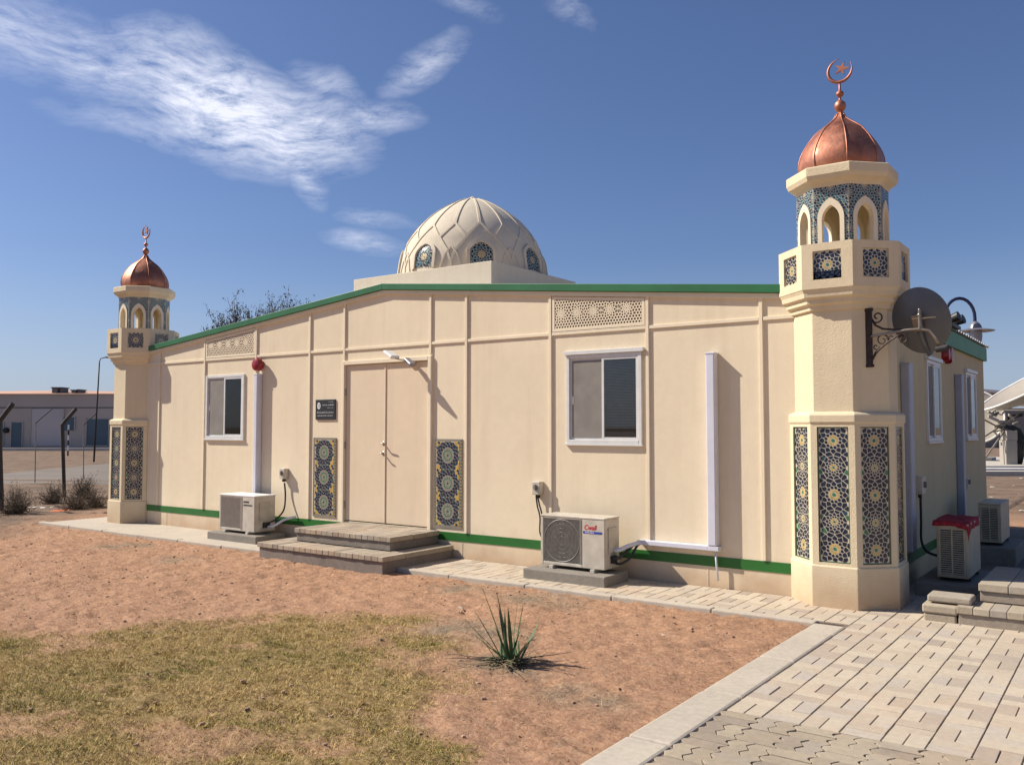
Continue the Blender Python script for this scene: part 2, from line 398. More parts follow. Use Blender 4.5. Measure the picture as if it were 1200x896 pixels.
# windows
def window(T,w,bar,blind_right=True,trim=True,name='window',lab=None):
    x0,x1,z0,z1=w; f=.040; x0+=.014; x1-=.014; z0+=.014; z1-=.014
    mb=MB(T)
    mb.box(x0-.02,x0+f-.02,-.025,.06,z0-.02,z1+.02); mb.box(x1-f+.02,x1+.02,-.025,.06,z0-.02,z1+.02)
    mb.box(x0+f-.02,x1-f+.02,-.023,.06,z1-f+.02,z1+.02); mb.box(x0+f-.02,x1-f+.02,-.028,.06,z0-.02,z0+f-.02)
    if trim: mb.box(x0-.04,x1+.05,-.045,-.0005,z1+.021,z1+.065)
    mb.box(x0-.035,x1+.03,-.036,-.0005,z0-.045,z0-.021)
    W=mb.build(name,'alu_white',B,bevel=.003)
    if lab: W['label']=lab
    xm=(x0+x1)/2
    for i,(a,b,y) in enumerate(((x0+f-.02,xm+.015,.0),(xm-.015,x1-f+.02,-.019))):
        mb=MB(T); g=.028
        mb.box(a,a+g,y,y+.018,z0+f-.02,z1-f+.02); mb.box(b-g,b,y,y+.018,z0+f-.02,z1-f+.02)
        mb.box(a+g,b-g,y+.001,y+.017,z0+f-.02,z0+f-.02+g); mb.box(a+g,b-g,y+.001,y+.017,z1-f+.02-g,z1-f+.02)
        if i==0: mb.box(a+.035,a+.045,y-.008,y+.001,(z0+z1)/2-.06,(z0+z1)/2+.03)
        mb.build('sash','alu_white',W,bevel=.002)
        mb=MB(T); mb.box(a+g,b-g,y+.007,y+.011,z0+f-.02+g,z1-f+.02-g); mb.build('pane','glass',W)
        if i==0:
            mb=MB(T); mb.box(a+g,b-g,y-.004,y-.002,z0+f-.02+g-.004,z1-f+.02-g+.004); mb.build('insect_screen','insect_screen',W)
        else:
            mb=MB(T); z=z0+.03
            while z<z1-.02:
                u0,u1=a+g-.005,b-g+.005; til=.010
                if not(.11<z-z0<.145): mb.add([(u0,.012,z),(u1,.012,z),(u1,.024,z+til),(u0,.024,z+til)],[(0,1,2,3)])
                z+=.0165
            mb.build('blind','blind',W,recalc=False)
    return W
window(TF,W1,0,trim=False); window(TF,W2,0); window(TS,S1,0); window(TS,S2,0)
# door
Dm=MB(TF)
x0,x1,z0,z1=DR
Dm.box(x0-.03,x0+.025,-.035,.09,z0-.02,z1+.035); Dm.box(x1-.025,x1+.03,-.035,.09,z0-.02,z1+.035); Dm.box(x0+.025,x1-.025,-.035,.09,z1-.02,z1+.035)
DO=Dm.build('double_door','cream_trim',B,bevel=.006)
mb=MB(TF); mb.box(x0+.025,x1-.025,-.01,.10,z0-.045,z0-.012); mb.build('threshold','black',DO)
xm=-8.03
for a,b in ((x0+.03,xm-.003),(xm+.003,x1-.03)):
    mb=MB(TF); mb.box(a,b,.004,.045,z0+.014,z1-.026); lf=mb.build('door_leaf','door_paint',DO,bevel=.003)
mb=MB(TF); mb.box(xm-.012,xm+.006,-.006,.0035,z0+.02,z1-.03); mb.build('meeting_strip','door_paint',DO)
for x in (x0+.025,x1-.025):
    for z in (.55,1.35,1.45+.62,):
        mb=MB(TF); mb.tube([(x,-.012,z-.05),(x,-.012,z+.05)],.011,8); mb.build('hinge','hinge_metal',DO)
for z,l in ((1.385,.10),(1.255,.045)):
    mb=MB(TF); mb.box(xm-.045,xm-.01,-.004,.0,z-.03,z+.03); mb.tube([(xm-.027,-.0,z),(xm-.027,-.055,z),(xm-.02,-.06,z),(xm-.02+l,-.062,z-.012)],[.01,.01,.009,.007],8); mb.build('door_handle','hinge_metal',DO,smooth=1)
# tile panels by the door
def door_panel(x0,x1):
    z0,z1=.36,1.45; mb=MB(lambda u,y,z:(u,D-.012+y,z))
    mb.T=TF; mb.box(x0,x1,-.012,.001,z0,z1,6); mb.T=lambda u,y,z:(u,D-.0135+y,z)
    r=(x0+.035,x1-.045,z0+.03,z1-.03); cx=(r[0]+r[1])/2; hh=(r[3]-r[2])/3; rr=min((r[1]-r[0])/2,hh/2)*.98
    ros=[(cx,r[2]+hh*(k+.5),rr*1.0) for k in range(3)]
    pts=[]
    for c in ros:
        pts.append((c[0],c[1],4))
        for f,n,c_,of in ((.22,14,6,0),(.36,14,3,.5),(.50,14,6,0),(.68,16,1,.5),(.88,16,1,0),(1.04,16,5,.5)):
            for i in range(n):
                a=2*math.pi*(i+of)/n; pts.append((c[0]+f*rr*math.cos(a),c[1]+f*rr*math.sin(a),c_))
    s=.036
    for i in range(-14,15):
        for j in range(-30,31):
            x=cx+(i+.5*(j%2))*s; z=(r[2]+r[3])/2+j*s*.87
            if r[0]-s<x<r[1]+s and r[2]-s<z<r[3]+s and all(math.hypot(x-a,z-b)>q*1.08 for a,b,q in ros): pts.append((x,z,2 if (i+j)%3 else 1))
    tile_field(mb,pts,r,.0022)
    # outer rims of small tesserae
    for k in range(int((z1-z0)/.02)):
        for u in (x0+.008,x1-.030,x1-.014): mb.box(u,u+.010,-.0012,.0005,z0+.004+k*.02,z0+.016+k*.02,7 if k%2 else 2)
    return mb.build('tile_panel',TILE,B,recalc=False)
door_panel(-9.405,-8.945); door_panel(-7.165,-6.72)
# pierced screens
def screen(x0,x1,z0,z1l,z1r):
    mb=MB(TF); sl=lambda x:z1l+(z1r-z1l)*(x-x0)/(x1-x0)
    rect=(x0,x1,z0,max(z1l,z1r)); mz=(z0+(z1l+z1r)/2)/2
    ros=[(x0+(x1-x0)*k/5.6+.1*(x1-x0),z0+.20,.085) for k in range(0,6) if x0+(x1-x0)*k/5.6+.1*(x1-x0)<x1-.06]
    pts=field(ros,rect,.036,lambda i,j:0,1.1,10,(0,)*5)
    big=cells(pts,rect,0); small=cells(pts,rect,.0075)
    fr=.03
    inside=lambda p: x0+fr<p[0]<x1-fr and z0+fr<p[1]<sl(p[0])-fr
    outer=[(x0,z0),(x1,z0),(x1,z1r),(x0,z1l)]
    inn=[(x0+fr,z0+fr),(x1-fr,z0+fr),(x1-fr,sl(x1-fr)-fr),(x0+fr,sl(x0+fr)-fr)]
    for i in range(4):
        a,b,c,d=outer[i],outer[(i+1)%4],inn[(i+1)%4],inn[i]
        mb.add([(p[0],-.016,p[1]) for p in (a,b,c,d)]+[(p[0],0,p[1]) for p in (a,b,c,d)],[(0,1,2,3),(0,4,5,1),(3,2,6,7)])
    for poly,_ in big:
        q=list(poly)
        # clip cell to inner rectangle
        q=clipp(q,-1,0,-(x0+fr)); q=clipp(q,1,0,x1-fr) if len(q)>2 else q; q=clipp(q,0,-1,-(z0+fr)) if len(q)>2 else q
        k=(z1r-z1l)/(x1-x0); q=clipp(q,-k,1,z1l-k*x0-fr) if len(q)>2 else q
        if len(q)<3: continue
        cx=sum(p[0] for p in q)/len(q); cz=sum(p[1] for p in q)/len(q)
        ins=[]
        for p in q:
            L=math.hypot(p[0]-cx,p[1]-cz); s_=max(0,1-.0068/max(L,.001)); ins.append((cx+(p[0]-cx)*s_,cz+(p[1]-cz)*s_))
        n=len(q)
        mb.add([(a,-.012,b) for a,b in q]+[(a,-.012,b) for a,b in ins]+[(a,-.0075,b) for a,b in ins],
               [(i,(i+1)%n,n+(i+1)%n,n+i) for i in range(n)]+[(n+i,n+(i+1)%n,2*n+(i+1)%n,2*n+i) for i in range(n)])
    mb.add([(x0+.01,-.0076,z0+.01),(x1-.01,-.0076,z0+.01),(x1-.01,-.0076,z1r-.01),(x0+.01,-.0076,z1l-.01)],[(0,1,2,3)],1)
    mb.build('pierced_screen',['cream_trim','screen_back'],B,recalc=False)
simple('screen_back',(.13,.085,.055),.9)  # dark backing colours in the shade of the pierced openings
screen(-11.93,-10.72,2.68,roofz(-11.93)-.145,roofz(-10.72)-.145); screen(-5.40,-4.23,2.68,roofz(-5.40)-.145,roofz(-4.23)-.145)
# plinth and dome
px0,px1,py0,py1=-9.33,-6.78,D+.66,D+2.75
mb=MB(); mb.box(px0,px1,py0,py1,3.2,3.765); mb.build('dome_plinth','dome_plaster',B,bevel=.008)
DC=(-8.09,D+1.91); ZD=3.70; DR_=1.125; DH=1.35
prof=[(0,1),(.12,.99),(.25,.965),(.46,.875),(.58,.785),(.68,.685),(.78,.55),(.86,.41),(.93,.265),(.977,.135),(1,.012)]
def dr(t):
    for (a,ra),(b_,rb) in zip(prof[:-1],prof[1:]):
        if t<=b_:
            k=(t-a)/(b_-a); return (ra+(rb-ra)*k)*DR_
    return .01
def drs(t): return sum(dr(min(1,max(0,t+d))) for d in (-.04,-.02,0,.02,.04))/5 if .03<t<.96 else dr(t)
def dpt(az,t,off=0):
    r=drs(t)+off; a=az-math.pi/2
    return (DC[0]+r*math.cos(a),DC[1]+r*math.sin(a),ZD+t*DH+off*.35)
mb=MB(); mb.loft([[dpt(2*math.pi*j/96,i/48) for j in range(96)] for i in range(49)],True,True,True)
DM=mb.build('dome','dome_plaster',B,smooth=1)
def band(mb,path,w,h):
    # path in (azimuth, t); raised rib with a rounded section
    P=[Vector(dpt(a,t_)) for a,t_ in path]; rings=[]
    for i,p in enumerate(P):
        d=(P[min(i+1,len(P)-1)]-P[max(0,i-1)]).normalized(); nrm=(p-Vector((DC[0],DC[1],ZD+.25))).normalized(); s_=d.cross(nrm).normalized()
        ww=w if not callable(w) else w(i/(len(P)-1))
        rings.append([p-s_*ww-nrm*.02,p-s_*ww*.75+nrm*h,p+s_*ww*.75+nrm*h,p+s_*ww-nrm*.02])
    mb.loft([[tuple(q) for q in r] for r in rings],True,True,True)
def path(pts,n=10):
    out=[]
    for (a,t0),(b_,t1) in zip(pts[:-1],pts[1:]):
        for i in range(n): out.append((R(a+(b_-a)*i/n),t0+(t1-t0)*i/n))
    out.append((R(pts[-1][0]),pts[-1][1])); return out
mb=MB()
for k in range(16):
    a=k*22.5
    band(mb,path([(a,.97),(a,.80),(a,.575)]),lambda s:.010+.013*min(1,s*1.5),.012)
    for sg in (-1,1):
        if k%2==0: band(mb,path([(a,.575),(a+sg*3.5,.53),(a+sg*11.25,.415),(a+sg*19,.27),(a+sg*22.8,.13),(a+sg*23.5,.0)],5),.020,.012)
        else: band(mb,path([(a,.575),(a+sg*11.25,.415)],8),.020,.012)
        if k%2==1: band(mb,path([(a,.30),(a+sg*4.6,.22),(a+sg*7.5,.10),(a+sg*8,0)],5),.013,.014)
mb.build('dome_rib','dome_plaster',DM)
for k in range(8):
    az=R(k*45); T=(lambda az_:(lambda u,y,z:dpt(az_+u/max(.3,drs(z/DH)),z/DH,-y)))(az)
    if k in (3,4,5): pass
    o_=arch(.40,.10,.32,.515,8); i_=arch(.32,.12,.31,.470,8)
    mb=MB(T); n=len(o_)
    for lst0,lst1,ya,yb in ((o_,i_,-.03,-.03),(o_,o_,0.02,-.03),(i_,i_,-.03,-.004)):
        mb.add([(p[0],ya,p[1]) for p in lst0]+[(p[0],yb,p[1]) for p in lst1],[(i,i+1,n+i+1,n+i) for i in range(n-1)])
    fr=mb.build('dome_window','dome_plaster',DM)
    mb=MB(T); n=len(i_)
    c=(0,-.006,.25); mb.add([(p[0],-.006,p[1]) for p in i_]+[c],[(i,i+1,n) for i in range(n-1)],0)
    pts=rosette(0,.285,.135,12,0,(2,2,1,7,1))
    for i in range(-5,6):
        for j in range(-7,8):
            x=(i+.5*(j%2))*.032; z=.285+j*.028
            if math.hypot(x,z-.285)>.15: pts.append((x,z,1 if (i+j)%2 else 7))
    T2=(lambda T_:(lambda u,y,z:T_(u,y-.008,z)))(T); mb.T=T2
    for poly,cc in cells(pts,(-.16,.16,.12,.47),.0048):
        q=list(poly)
        for (xa,za),(xb,zb_) in zip(i_,i_[1:]+i_[:1]):
            L_=math.hypot(xb-xa,zb_-za)
            if len(q)>2 and L_>1e-6:
                nx_,nz_=-(zb_-za)/L_,(xb-xa)/L_; q=clipp(q,nx_,nz_,nx_*xa+nz_*za-.003)
        if len(q)>2: mb.add([(a,0,b) for a,b in q],[tuple(range(len(q)))],cc)
    mb.build('tile_infill',TILE,fr,recalc=False)
mb=MB(); mb.sphere((DC[0],DC[1],ZD+DH-.005),.045,12,8,(1,1,.8)); mb.build('dome_cap','dome_plaster',DM,smooth=1)
# ================================================================= MINARETS
C0=Vector((-2.23,8.46,0))
def minaret():
    M=thing('minaret',C0,'cream octagonal minaret with copper cap at the right corner, dish bracket on its side','minaret','minarets at the front corners')
    c=C0
    def face(k,a):           # frame on face k: u right, y inward, z up
        th=-math.pi/2+k*math.pi/4; nx,ny=math.cos(th),math.sin(th); ux,uy=-ny,nx
        return lambda u,y,z:(c.x+nx*(a-y)+ux*u,c.y+ny*(a-y)+uy*u,z)
    mb=MB(); mb.lathe([(.478,-.15),(.478,.355),(.470,.368)],c); mb.build('pedestal','minaret_plaster',M,bevel=.006)
    mb=MB(); mb.lathe([(.446,.36),(.446,1.63)],c); 
    for k in range(8):
        mb.T=face(k,.466); w=.466*math.tan(math.pi/8); t_=.137
        for a,b in ((-w,-t_),(t_,w)): mb.box(a,b,0,.03,.368,1.63)
        mb.box(-t_,t_,0,.03,.368,.392); mb.box(-t_,t_,0,.03,1.60,1.63)
    mb.T=None; mb.build('lower_shaft','minaret_plaster',M)
    mb=MB(); mb.lathe([(.470,1.628),(.478,1.645),(.478,1.705),(.462,1.722),(.422,1.735),(.420,2.68)],c); mb.build('upper_shaft','minaret_plaster',M,bevel=.005)
    rect=(-.135,.135,.394,1.598); cz=[.394+1.204*(i+.5)/5 for i in range(5)]
    ros=[(0,z,.128 if i%2==0 else .088) for i,z in enumerate(cz)]
    fl=field(ros,rect,.046,lambda i,j:(1,1,3,1,5)[(i+2*j)%5],1.15,12)
    ref=MB(face(0,.449)); tile_field(ref,fl,(-.127,.127,.402,1.59),.0034)
    for a in ((-.135,-.127,.394,1.598),(.127,.135,.394,1.598),(-.127,.127,.394,.402),(-.127,.127,1.59,1.598)): ref.box(a[0],a[1],-.004,.001,a[2],a[3],4)
    for k in range(8):
        if k==0: r0=ref.build('tile_panel',TILE,M,recalc=False)
        else:
            a=r0.copy(); col.objects.link(a); a.parent=M; a.rotation_euler=(0,0,k*math.pi/4); ORG[a.name]=c
    mb=MB(); mb.lathe([(.42,2.655),(.445,2.66),(.450,2.70),(.482,2.715),(.485,2.755),(.515,2.77),(.522,2.81),(.538,2.845)],c,cap1=True); mb.build('corbel','minaret_plaster',M,bevel=.003)
    # balcony
    mb=MB(); mb.lathe([(.52,2.842),(.52,3.0)],c)
    for k in range(8):
        mb.T=face(k,.540); w=.540*math.tan(math.pi/8); wi=.485*math.tan(math.pi/8); t_=.125
        def slab(a0,a1,b0,b1,z0,z1): mb.add([(a0,0,z0),(a1,0,z0),(b1,.05,z0),(b0,.05,z0),(a0,0,z1),(a1,0,z1),(b1,.05,z1),(b0,.05,z1)],[(0,3,2,1),(4,5,6,7),(0,1,5,4),(1,2,6,5),(2,3,7,6),(3,0,4,7)])
        slab(-w,-t_,-wi,-t_,2.843,3.255); slab(t_,w,t_,wi,2.843,3.255); slab(-t_,t_,-t_,t_,2.843,2.925); slab(-t_,t_,-t_,t_,3.185,3.255)
        mb.box(-t_-.01,t_+.01,.022,.049,2.92,3.19)
    mb.T=None; BA=mb.build('balcony','minaret_plaster',M)
    mb=MB(face(0,.540-.020)); pts=field([(0,3.055,.118)],(-.125,.125,2.925,3.185),.038,lambda i,j:1)
    tile_field(mb,pts,(-.124,.124,2.926,3.184),.0035); b0=mb.build('tile_panel',TILE,BA,recalc=False)
    for k in range(1,8):
        a=b0.copy(); col.objects.link(a); a.parent=BA; a.rotation_euler=(0,0,k*math.pi/4); ORG[a.name]=c
    # lantern
    A=.380; w=A*math.tan(math.pi/8); wi=(A-.05)*math.tan(math.pi/8); zb,zt=3.0,3.83
    mb=MB(); o_=arch(.20,zb,3.50,3.655,8)
    for k in range(8):
        mb.T=face(k,A)
        mb.add([(-w,0,zb),(-.10,0,zb),(-.10,.05,zb),(-wi,.05,zb),(-w,0,zt),(-.10,0,zt),(-.10,.05,zt),(-wi,.05,zt)],[(0,3,2,1),(4,5,6,7),(0,1,5,4),(1,2,6,5),(2,3,7,6),(3,0,4,7)])
        mb.add([(.10,0,zb),(w,0,zb),(wi,.05,zb),(.10,.05,zb),(.10,0,zt),(w,0,zt),(wi,.05,zt),(.10,.05,zt)],[(0,3,2,1),(4,5,6,7),(0,1,5,4),(1,2,6,5),(2,3,7,6),(3,0,4,7)])
        cv=[p for p in o_ if p[1]>=3.499]
        for (xa,za),(xb,zb2) in zip(cv[:-1],cv[1:]):
            mb.add([(xa,0,za),(xb,0,zb2),(xb,.05,zb2),(xa,.05,za),(xa,0,zt),(xb,0,zt),(xb,.05,zt),(xa,.05,zt)],[(0,3,2,1),(4,5,6,7),(0,1,5,4),(1,2,6,5),(2,3,7,6),(3,0,4,7)])
    mb.T=None; LA=mb.build('lantern','minaret_plaster',M)
    # tiled skin and arch trims per face
    rect=(-w+.001,w-.001,3.24,3.825)
    ros=[(-w,3.72,.075),(w,3.72,.075),(0,3.79,.06),(-w,3.40,.06),(w,3.40,.06)]
    pts=field(ros,rect,.030,lambda i,j:(1,5,7)[(i+j)%3],1.08,10,(2,7,5,1,7))
    outl=arch(.222,zb,3.50,3.675,8)
    def outside(x,z):
        if z<3.50: return abs(x)>.104
        for (xa,za),(xb,zb2) in zip(outl[1:10],outl[2:11]):
            if za<=z<=zb2:
                return abs(x)>abs(xa+(xb-xa)*(z-za)/(zb2-za))-.004
        return True
    mb=MB(face(0,A+.0015))
    for a,b in ((-w,-.105),(.105,w)): mb.add([(a,0,3.24),(b,0,3.24),(b,0,3.825),(a,0,3.825)],[(0,1,2,3)],0)
    cv=[p for p in arch(.21,zb,3.5,3.665,8) if p[1]>=3.499]
    for (xa,za),(xb,zb2) in zip(cv[:-1],cv[1:]): mb.add([(xa,0,za),(xb,0,zb2),(xb,0,3.825),(xa,0,3.825)],[(0,1,2,3)],0)
    tile_field(mb,pts,rect,.0026,-.0015,False,outside)
    t0=mb.build('tile_cladding',TILE,LA,recalc=False)
    oo=arch(.238,3.24,3.505,3.695,8); ii=arch(.160,3.24,3.49,3.625,8); n=len(oo)
    mb=MB(face(0,A))
    for l0,l1,ya,yb in ((oo,ii,-.012,-.012),(oo,oo,.0,-.012),(ii,ii,-.012,.055),(ii,oo,.055,.055)):
        mb.add([(p[0],ya,p[1]) for p in l0]+[(p[0],yb,p[1]) for p in l1],[(i,i+1,n+i+1,n+i) for i in range(n-1)])
    a0=mb.build('arch_frame','cream_trim',LA)
    for k in range(1,8):
        for src in (t0,a0):
            a=src.copy(); col.objects.link(a); a.parent=LA; a.rotation_euler=(0,0,k*math.pi/4); ORG[a.name]=c
    mb=MB(); mb.lathe([(.30,3.79),(.385,3.80),(.395,3.825),(.435,3.855),(.448,3.862),(.466,3.90),(.466,3.975),(.455,3.985)],c); mb.build('cornice','minaret_plaster',M,bevel=.004)
    # copper cap
    pr=[(0,.385),(.04,.400),(.09,.408),(.15,.402),(.20,.386),(.252,.361),(.31,.325),(.372,.279),(.42,.236),(.46,.184),(.495,.134),(.528,.090),(.55,.066),(.575,.050),(.605,.035)]
    zc=3.985; n=64; mb=MB(); rings=[]
    def rad(th): 
        q=((th-math.pi/8)%(math.pi/4))-math.pi/8
        return .25+.75*math.cos(math.pi/8)/math.cos(q)
    pr=[(h_,r_*.955) for h_,r_ in pr]
    for h_,r_ in pr: rings.append([(c.x+r_*rad(2*math.pi*j/n)*math.cos(2*math.pi*j/n),c.y+r_*rad(2*math.pi*j/n)*math.sin(2*math.pi*j/n),zc+h_) for j in range(n)])
    mb.loft(rings); CU=mb.build('copper_cap','copper',M,smooth=35)
    mb=MB()
    for k in range(8):
        th=math.pi/8+k*math.pi/4; mb.tube([(c.x+(r_*1.0)*math.cos(th),c.y+(r_*1.0)*math.sin(th),zc+h_) for h_,r_ in pr],.0065,6)
    mb.build('seam','copper',CU,smooth=1)
    mb=MB(); z=zc+.50
    prf=[(.036,z+.095),(.024,z+.106),(.020,z+.115),(.03,z+.125),(.05,z+.15),(.054,z+.178),(.048,z+.205),(.026,z+.228),(.012,z+.238),(.012,z+.262),(.024,z+.270),(.035,z+.285),(.037,z+.298),(.028,z+.315),(.011,z+.325),(.009,z+.41)]
    mb.lathe(prf,c,20,0,apo=False); FI=mb.build('finial','copper',M,smooth=60)
    mb=MB(); zc2=z+.515; rot=R(28); out=[]
    n=40; Ro,Ri,off=.124,.098,.030
    a1=R(28)
    for i in range(n+1):
        a=math.pi/2-rot+a1+ (2*math.pi-2*a1)*i/n
        w_=.020*math.sin(math.pi*i/n)**.8+.001
        for_r=Ro-w_
        out.append((for_r,a,w_))
    mb.tube([(c.x+r_*math.cos(a),c.y,zc2+r_*math.sin(a)) for r_,a,w_ in out],[max(.0025,w_*.8) for _,_,w_ in out],10)
    mb.build('crescent','copper',FI,smooth=1)
    mb=MB(); st=[]
    for i in range(10):
        a=math.pi/2-rot+.15+i*math.pi/5; r_=.070 if i%2==0 else .024
        st.append((.022+r_*math.cos(a),.022+r_*math.sin(a)))
    mb.T=lambda u,y,z_:(c.x+u,c.y+y,zc2+z_); mb.extr(st,-.010,.010); mb.build('star','copper',FI)
    return M
M1=minaret()
M2=copy_tree(M1); M2.location=(-13.99,8.46,0)
M2['label']='far octagonal minaret with copper cap, at the left corner of the prayer hall'
# ================================================================= FACADE FITTINGS
def duct(name,x0,x1,z0,z1,T,label,d=.10,mat='white_plastic',joints=True):
    t_=thing(name,T((x0+x1)/2,0,z0),label,'cable trunking')
    mb=MB(T); mb.box(x0,x1,-d,-.001,z0,z1); mb.build('cover',mat,t_,bevel=.012)
    mb=MB(T); mb.box(x0-.004,x1+.004,-d-.004,-.0005,z1-.012,z1+.006); mb.build('end_cap',mat,t_,bevel=.004)
    return t_
d2=duct('cable_trunking',-3.515,-3.42,.42,2.34,TF,'tall white trunking on the facade between window and right minaret')
mb=MB(TF); mb.box(-4.30,-3.515,-.09,-.002,.372,.420); mb.box(-3.514,-3.40,-.095,-.002,.372,.419); mb.build('horizontal_cover','white_plastic',d2,bevel=.006)
mb=MB(TF); mb.tube([(-3.45,-.05,.375),(-3.44,-.055,.25),(-3.425,-.05,.08)],.011,8); mb.build('drain_pipe','white_plastic',d2,smooth=1)
duct('cable_trunking',-10.625,-10.545,.45,2.38,TF,'tall white trunking above the air conditioner beside the far window')
duct('cable_trunking',9.42,9.60,.35,2.24,TS,'white trunking tinted pale grey for shade on the shaded side wall nearest the minaret',.09,'white_plastic_shade')
duct('cable_trunking',12.62,12.76,.35,2.28,TS,'white trunking tinted blue grey for shade on the shaded side wall between its two windows',.09,'white_plastic_shade')
# siren
def siren(T,u,z,label,twin=False):
    s_=thing('alarm_bell',T(u,0,z),label,'alarm')
    if not twin:
        mb=MB(lambda a,y,b:T(u+a,y,z+b))
        rings=[]
        for y,r_ in ((0,.035),(-.04,.04),(-.045,.095),(-.085,.10),(-.115,.085),(-.13,.05),(-.135,.01)):
            rings.append([(r_*math.cos(2*math.pi*i/20),y,r_*math.sin(2*math.pi*i/20)) for i in range(20)])
        mb.loft(rings); mb.build('bell','red_plastic',s_,smooth=40)
        mb=MB(lambda a,y,b:T(u+a,y,z+b)); mb.box(-.05,.05,-.038,0,-.05,.05); mb.build('mounting_box','red_plastic',s_,bevel=.005)
    else:
        for du,r_ in ((-.08,.075),(.12,.09)):
            mb=MB(lambda a,y,b,du=du:T(u+a+du,y,z+b))
            mb.loft([[(q*math.cos(2*math.pi*i/18),y,q*1.25*math.sin(2*math.pi*i/18)) for i in range(18)] for y,q in ((0,r_),(-.05,r_),(-.08,r_*.8),(-.09,r_*.2))]); mb.build('sounder','red_plastic',s_,smooth=40)
siren(TF,-10.575,2.52,'round red alarm bell on the facade above the far trunking')
siren(TS,11.9,2.50,'red twin alarm sounder on the shaded side wall under the eaves',True)
# isolator boxes with cables
def isolator(T,u,z,label,w=.11,h=.15,d=.085):
    s_=thing('switch_box',T(u,0,z-h/2),label,'switch box')
    mb=MB(T); mb.box(u-w/2,u+w/2,-d,-.001,z-h/2,z+h/2); mb.build('box_body','ac_paint',s_,bevel=.008)
    mb=MB(T); n=14; mb.loft([[(u+r_*math.cos(2*math.pi*i/n),y,z+.01+r_*math.sin(2*math.pi*i/n)) for i in range(n)] for y,r_ in ((-d,.034),(-d-.01,.034),(-d-.011,.02))]); mb.box(u-.008,u+.008,-d-.025,-d-.009,z-.02,z+.04); mb.build('rotary_switch','ac_grille',s_)
    mb=MB(T); mb.box(u-.02,u+.02,-d*.7,-d*.3,z-h/2-.04,z-h/2+.001); mb.build('gland','black',s_)
isolator(TF,-5.585,.905,'small grey switch box on the wall above the near air conditioner')
isolator(TF,-9.985,.93,'small grey switch box between the far air conditioner and tile panel')
isolator(TS,10.05,.98,'grey switch box on the shaded side wall above the near side unit',.17,.18)
isolator(TS,12.98,.86,'small switch box beside the shade-tinted trunking on the side wall',.1,.12)
def cable(name,pts,r,mat,label,cat='cable',n=6):
    # smooth the path
    P=[Vector(p) for p in pts]; out=[]
    for i in range(len(P)-1):
        p0=P[max(i-1,0)];p1=P[i];p2=P[i+1];p3=P[min(i+2,len(P)-1)]
        for k in range(6):
            s=k/6; out.append(.5*((2*p1)+(-p0+p2)*s+(2*p0-5*p1+4*p2-p3)*s*s+(-p0+3*p1-3*p2+p3)*s**3))
    out.append(P[-1]); mb=MB(); mb.tube(out,r,n); o=mb.build(name,mat,None,smooth=1,loc=tuple(P[-1])); return tag(o,label,cat)
cable('power_cable',[(-5.60,D-.05,.80),(-5.585,D-.05,.70),(-5.53,D-.08,.58),(-5.50,D-.12,.40),(-5.40,D-.14,.33),(-5.20,8.10,.35)],.009,'black_rubber','black power cable from switch box down behind the near air conditioner')
cable('power_cable',[(-5.575,D-.055,.80),(-5.555,D-.055,.72),(-5.50,D-.08,.60),(-5.46,D-.11,.42),(-5.35,D-.14,.36),(-5.20,8.12,.40)],.009,'black_rubber','second black cable from switch box behind near air conditioner, closer to the window')
cable('power_cable',[(-9.97,D-.045,.80),(-9.94,D-.05,.62),(-9.90,D-.11,.42),(-9.93,D-.22,.30),(-9.97,8.0,.26)],.012,'black_rubber','black cable looping from switch box to the far air conditioner')
cable('insulated_pipe',[(-9.96,7.96,.20),(-9.86,7.98,.22),(-9.78,8.10,.30),(-9.72,D-.04,.33)],.018,'white_plastic','short pale insulated pipe behind the far air conditioner','pipe')
cable('insulated_pipe',[(-4.46,7.98,.33),(-4.40,7.98,.33),(-4.33,8.08,.37),(-4.26,D-.05,.395)],.024,'white_plastic','pale insulated pipe from near air conditioner to horizontal trunking','pipe')
cable('insulated_pipe',[(-4.46,7.93,.26),(-4.40,7.93,.25),(-4.37,8.02,.28),(-4.31,8.16,.38),(-4.26,D-.05,.40)],.018,'black_rubber','black insulated pipe curving from near air conditioner to trunking','pipe')
cable('insulated_pipe',[(-4.46,7.99,.20),(-4.39,8.00,.19),(-4.33,8.09,.24),(-4.28,8.18,.37),(-4.24,D-.04,.39)],.014,'black_rubber','lower black pipe looping from near air conditioner to trunking','pipe')
cable('power_cable',[(XR+.05,10.03,.85),(XR+.05,10.03,.6),(XR+.06,9.98,.4),(XR+.14,9.9,.30),(-1.60,9.75,.28)],.014,'black_rubber','black cable from side wall switch box to near side unit')
# plaque
pq=thing('name_plaque',(-9.163,D,1.70),'black square plaque with white emblem and lettering left of the door','sign')
mb=MB(TF); mb.box(-9.362,-8.965,-.018,-.001,1.70,1.98); mb.build('board','black',pq,bevel=.003)
mb=MB(lambda u,y,z:(u,D-.0195+y,z)); n=20
for r0,r1 in ((.042,.028),): mb.add([(-9.292+.8*r0*math.cos(2*math.pi*i/n),0,1.893+1.1*r0*math.sin(2*math.pi*i/n)) for i in range(n)]+[(-9.292+.8*r1*math.cos(2*math.pi*i/n),0,1.893+1.1*r1*math.sin(2*math.pi*i/n)) for i in range(n)],[(i,(i+1)%n,n+(i+1)%n,n+i) for i in range(n)])
for a,b,z0,z1 in ((-9.302,-9.282,1.905,1.918),(-9.306,-9.278,1.885,1.900),(-9.300,-9.284,1.866,1.880)): mb.box(a,b,-.0005,.0005,z0,z1)
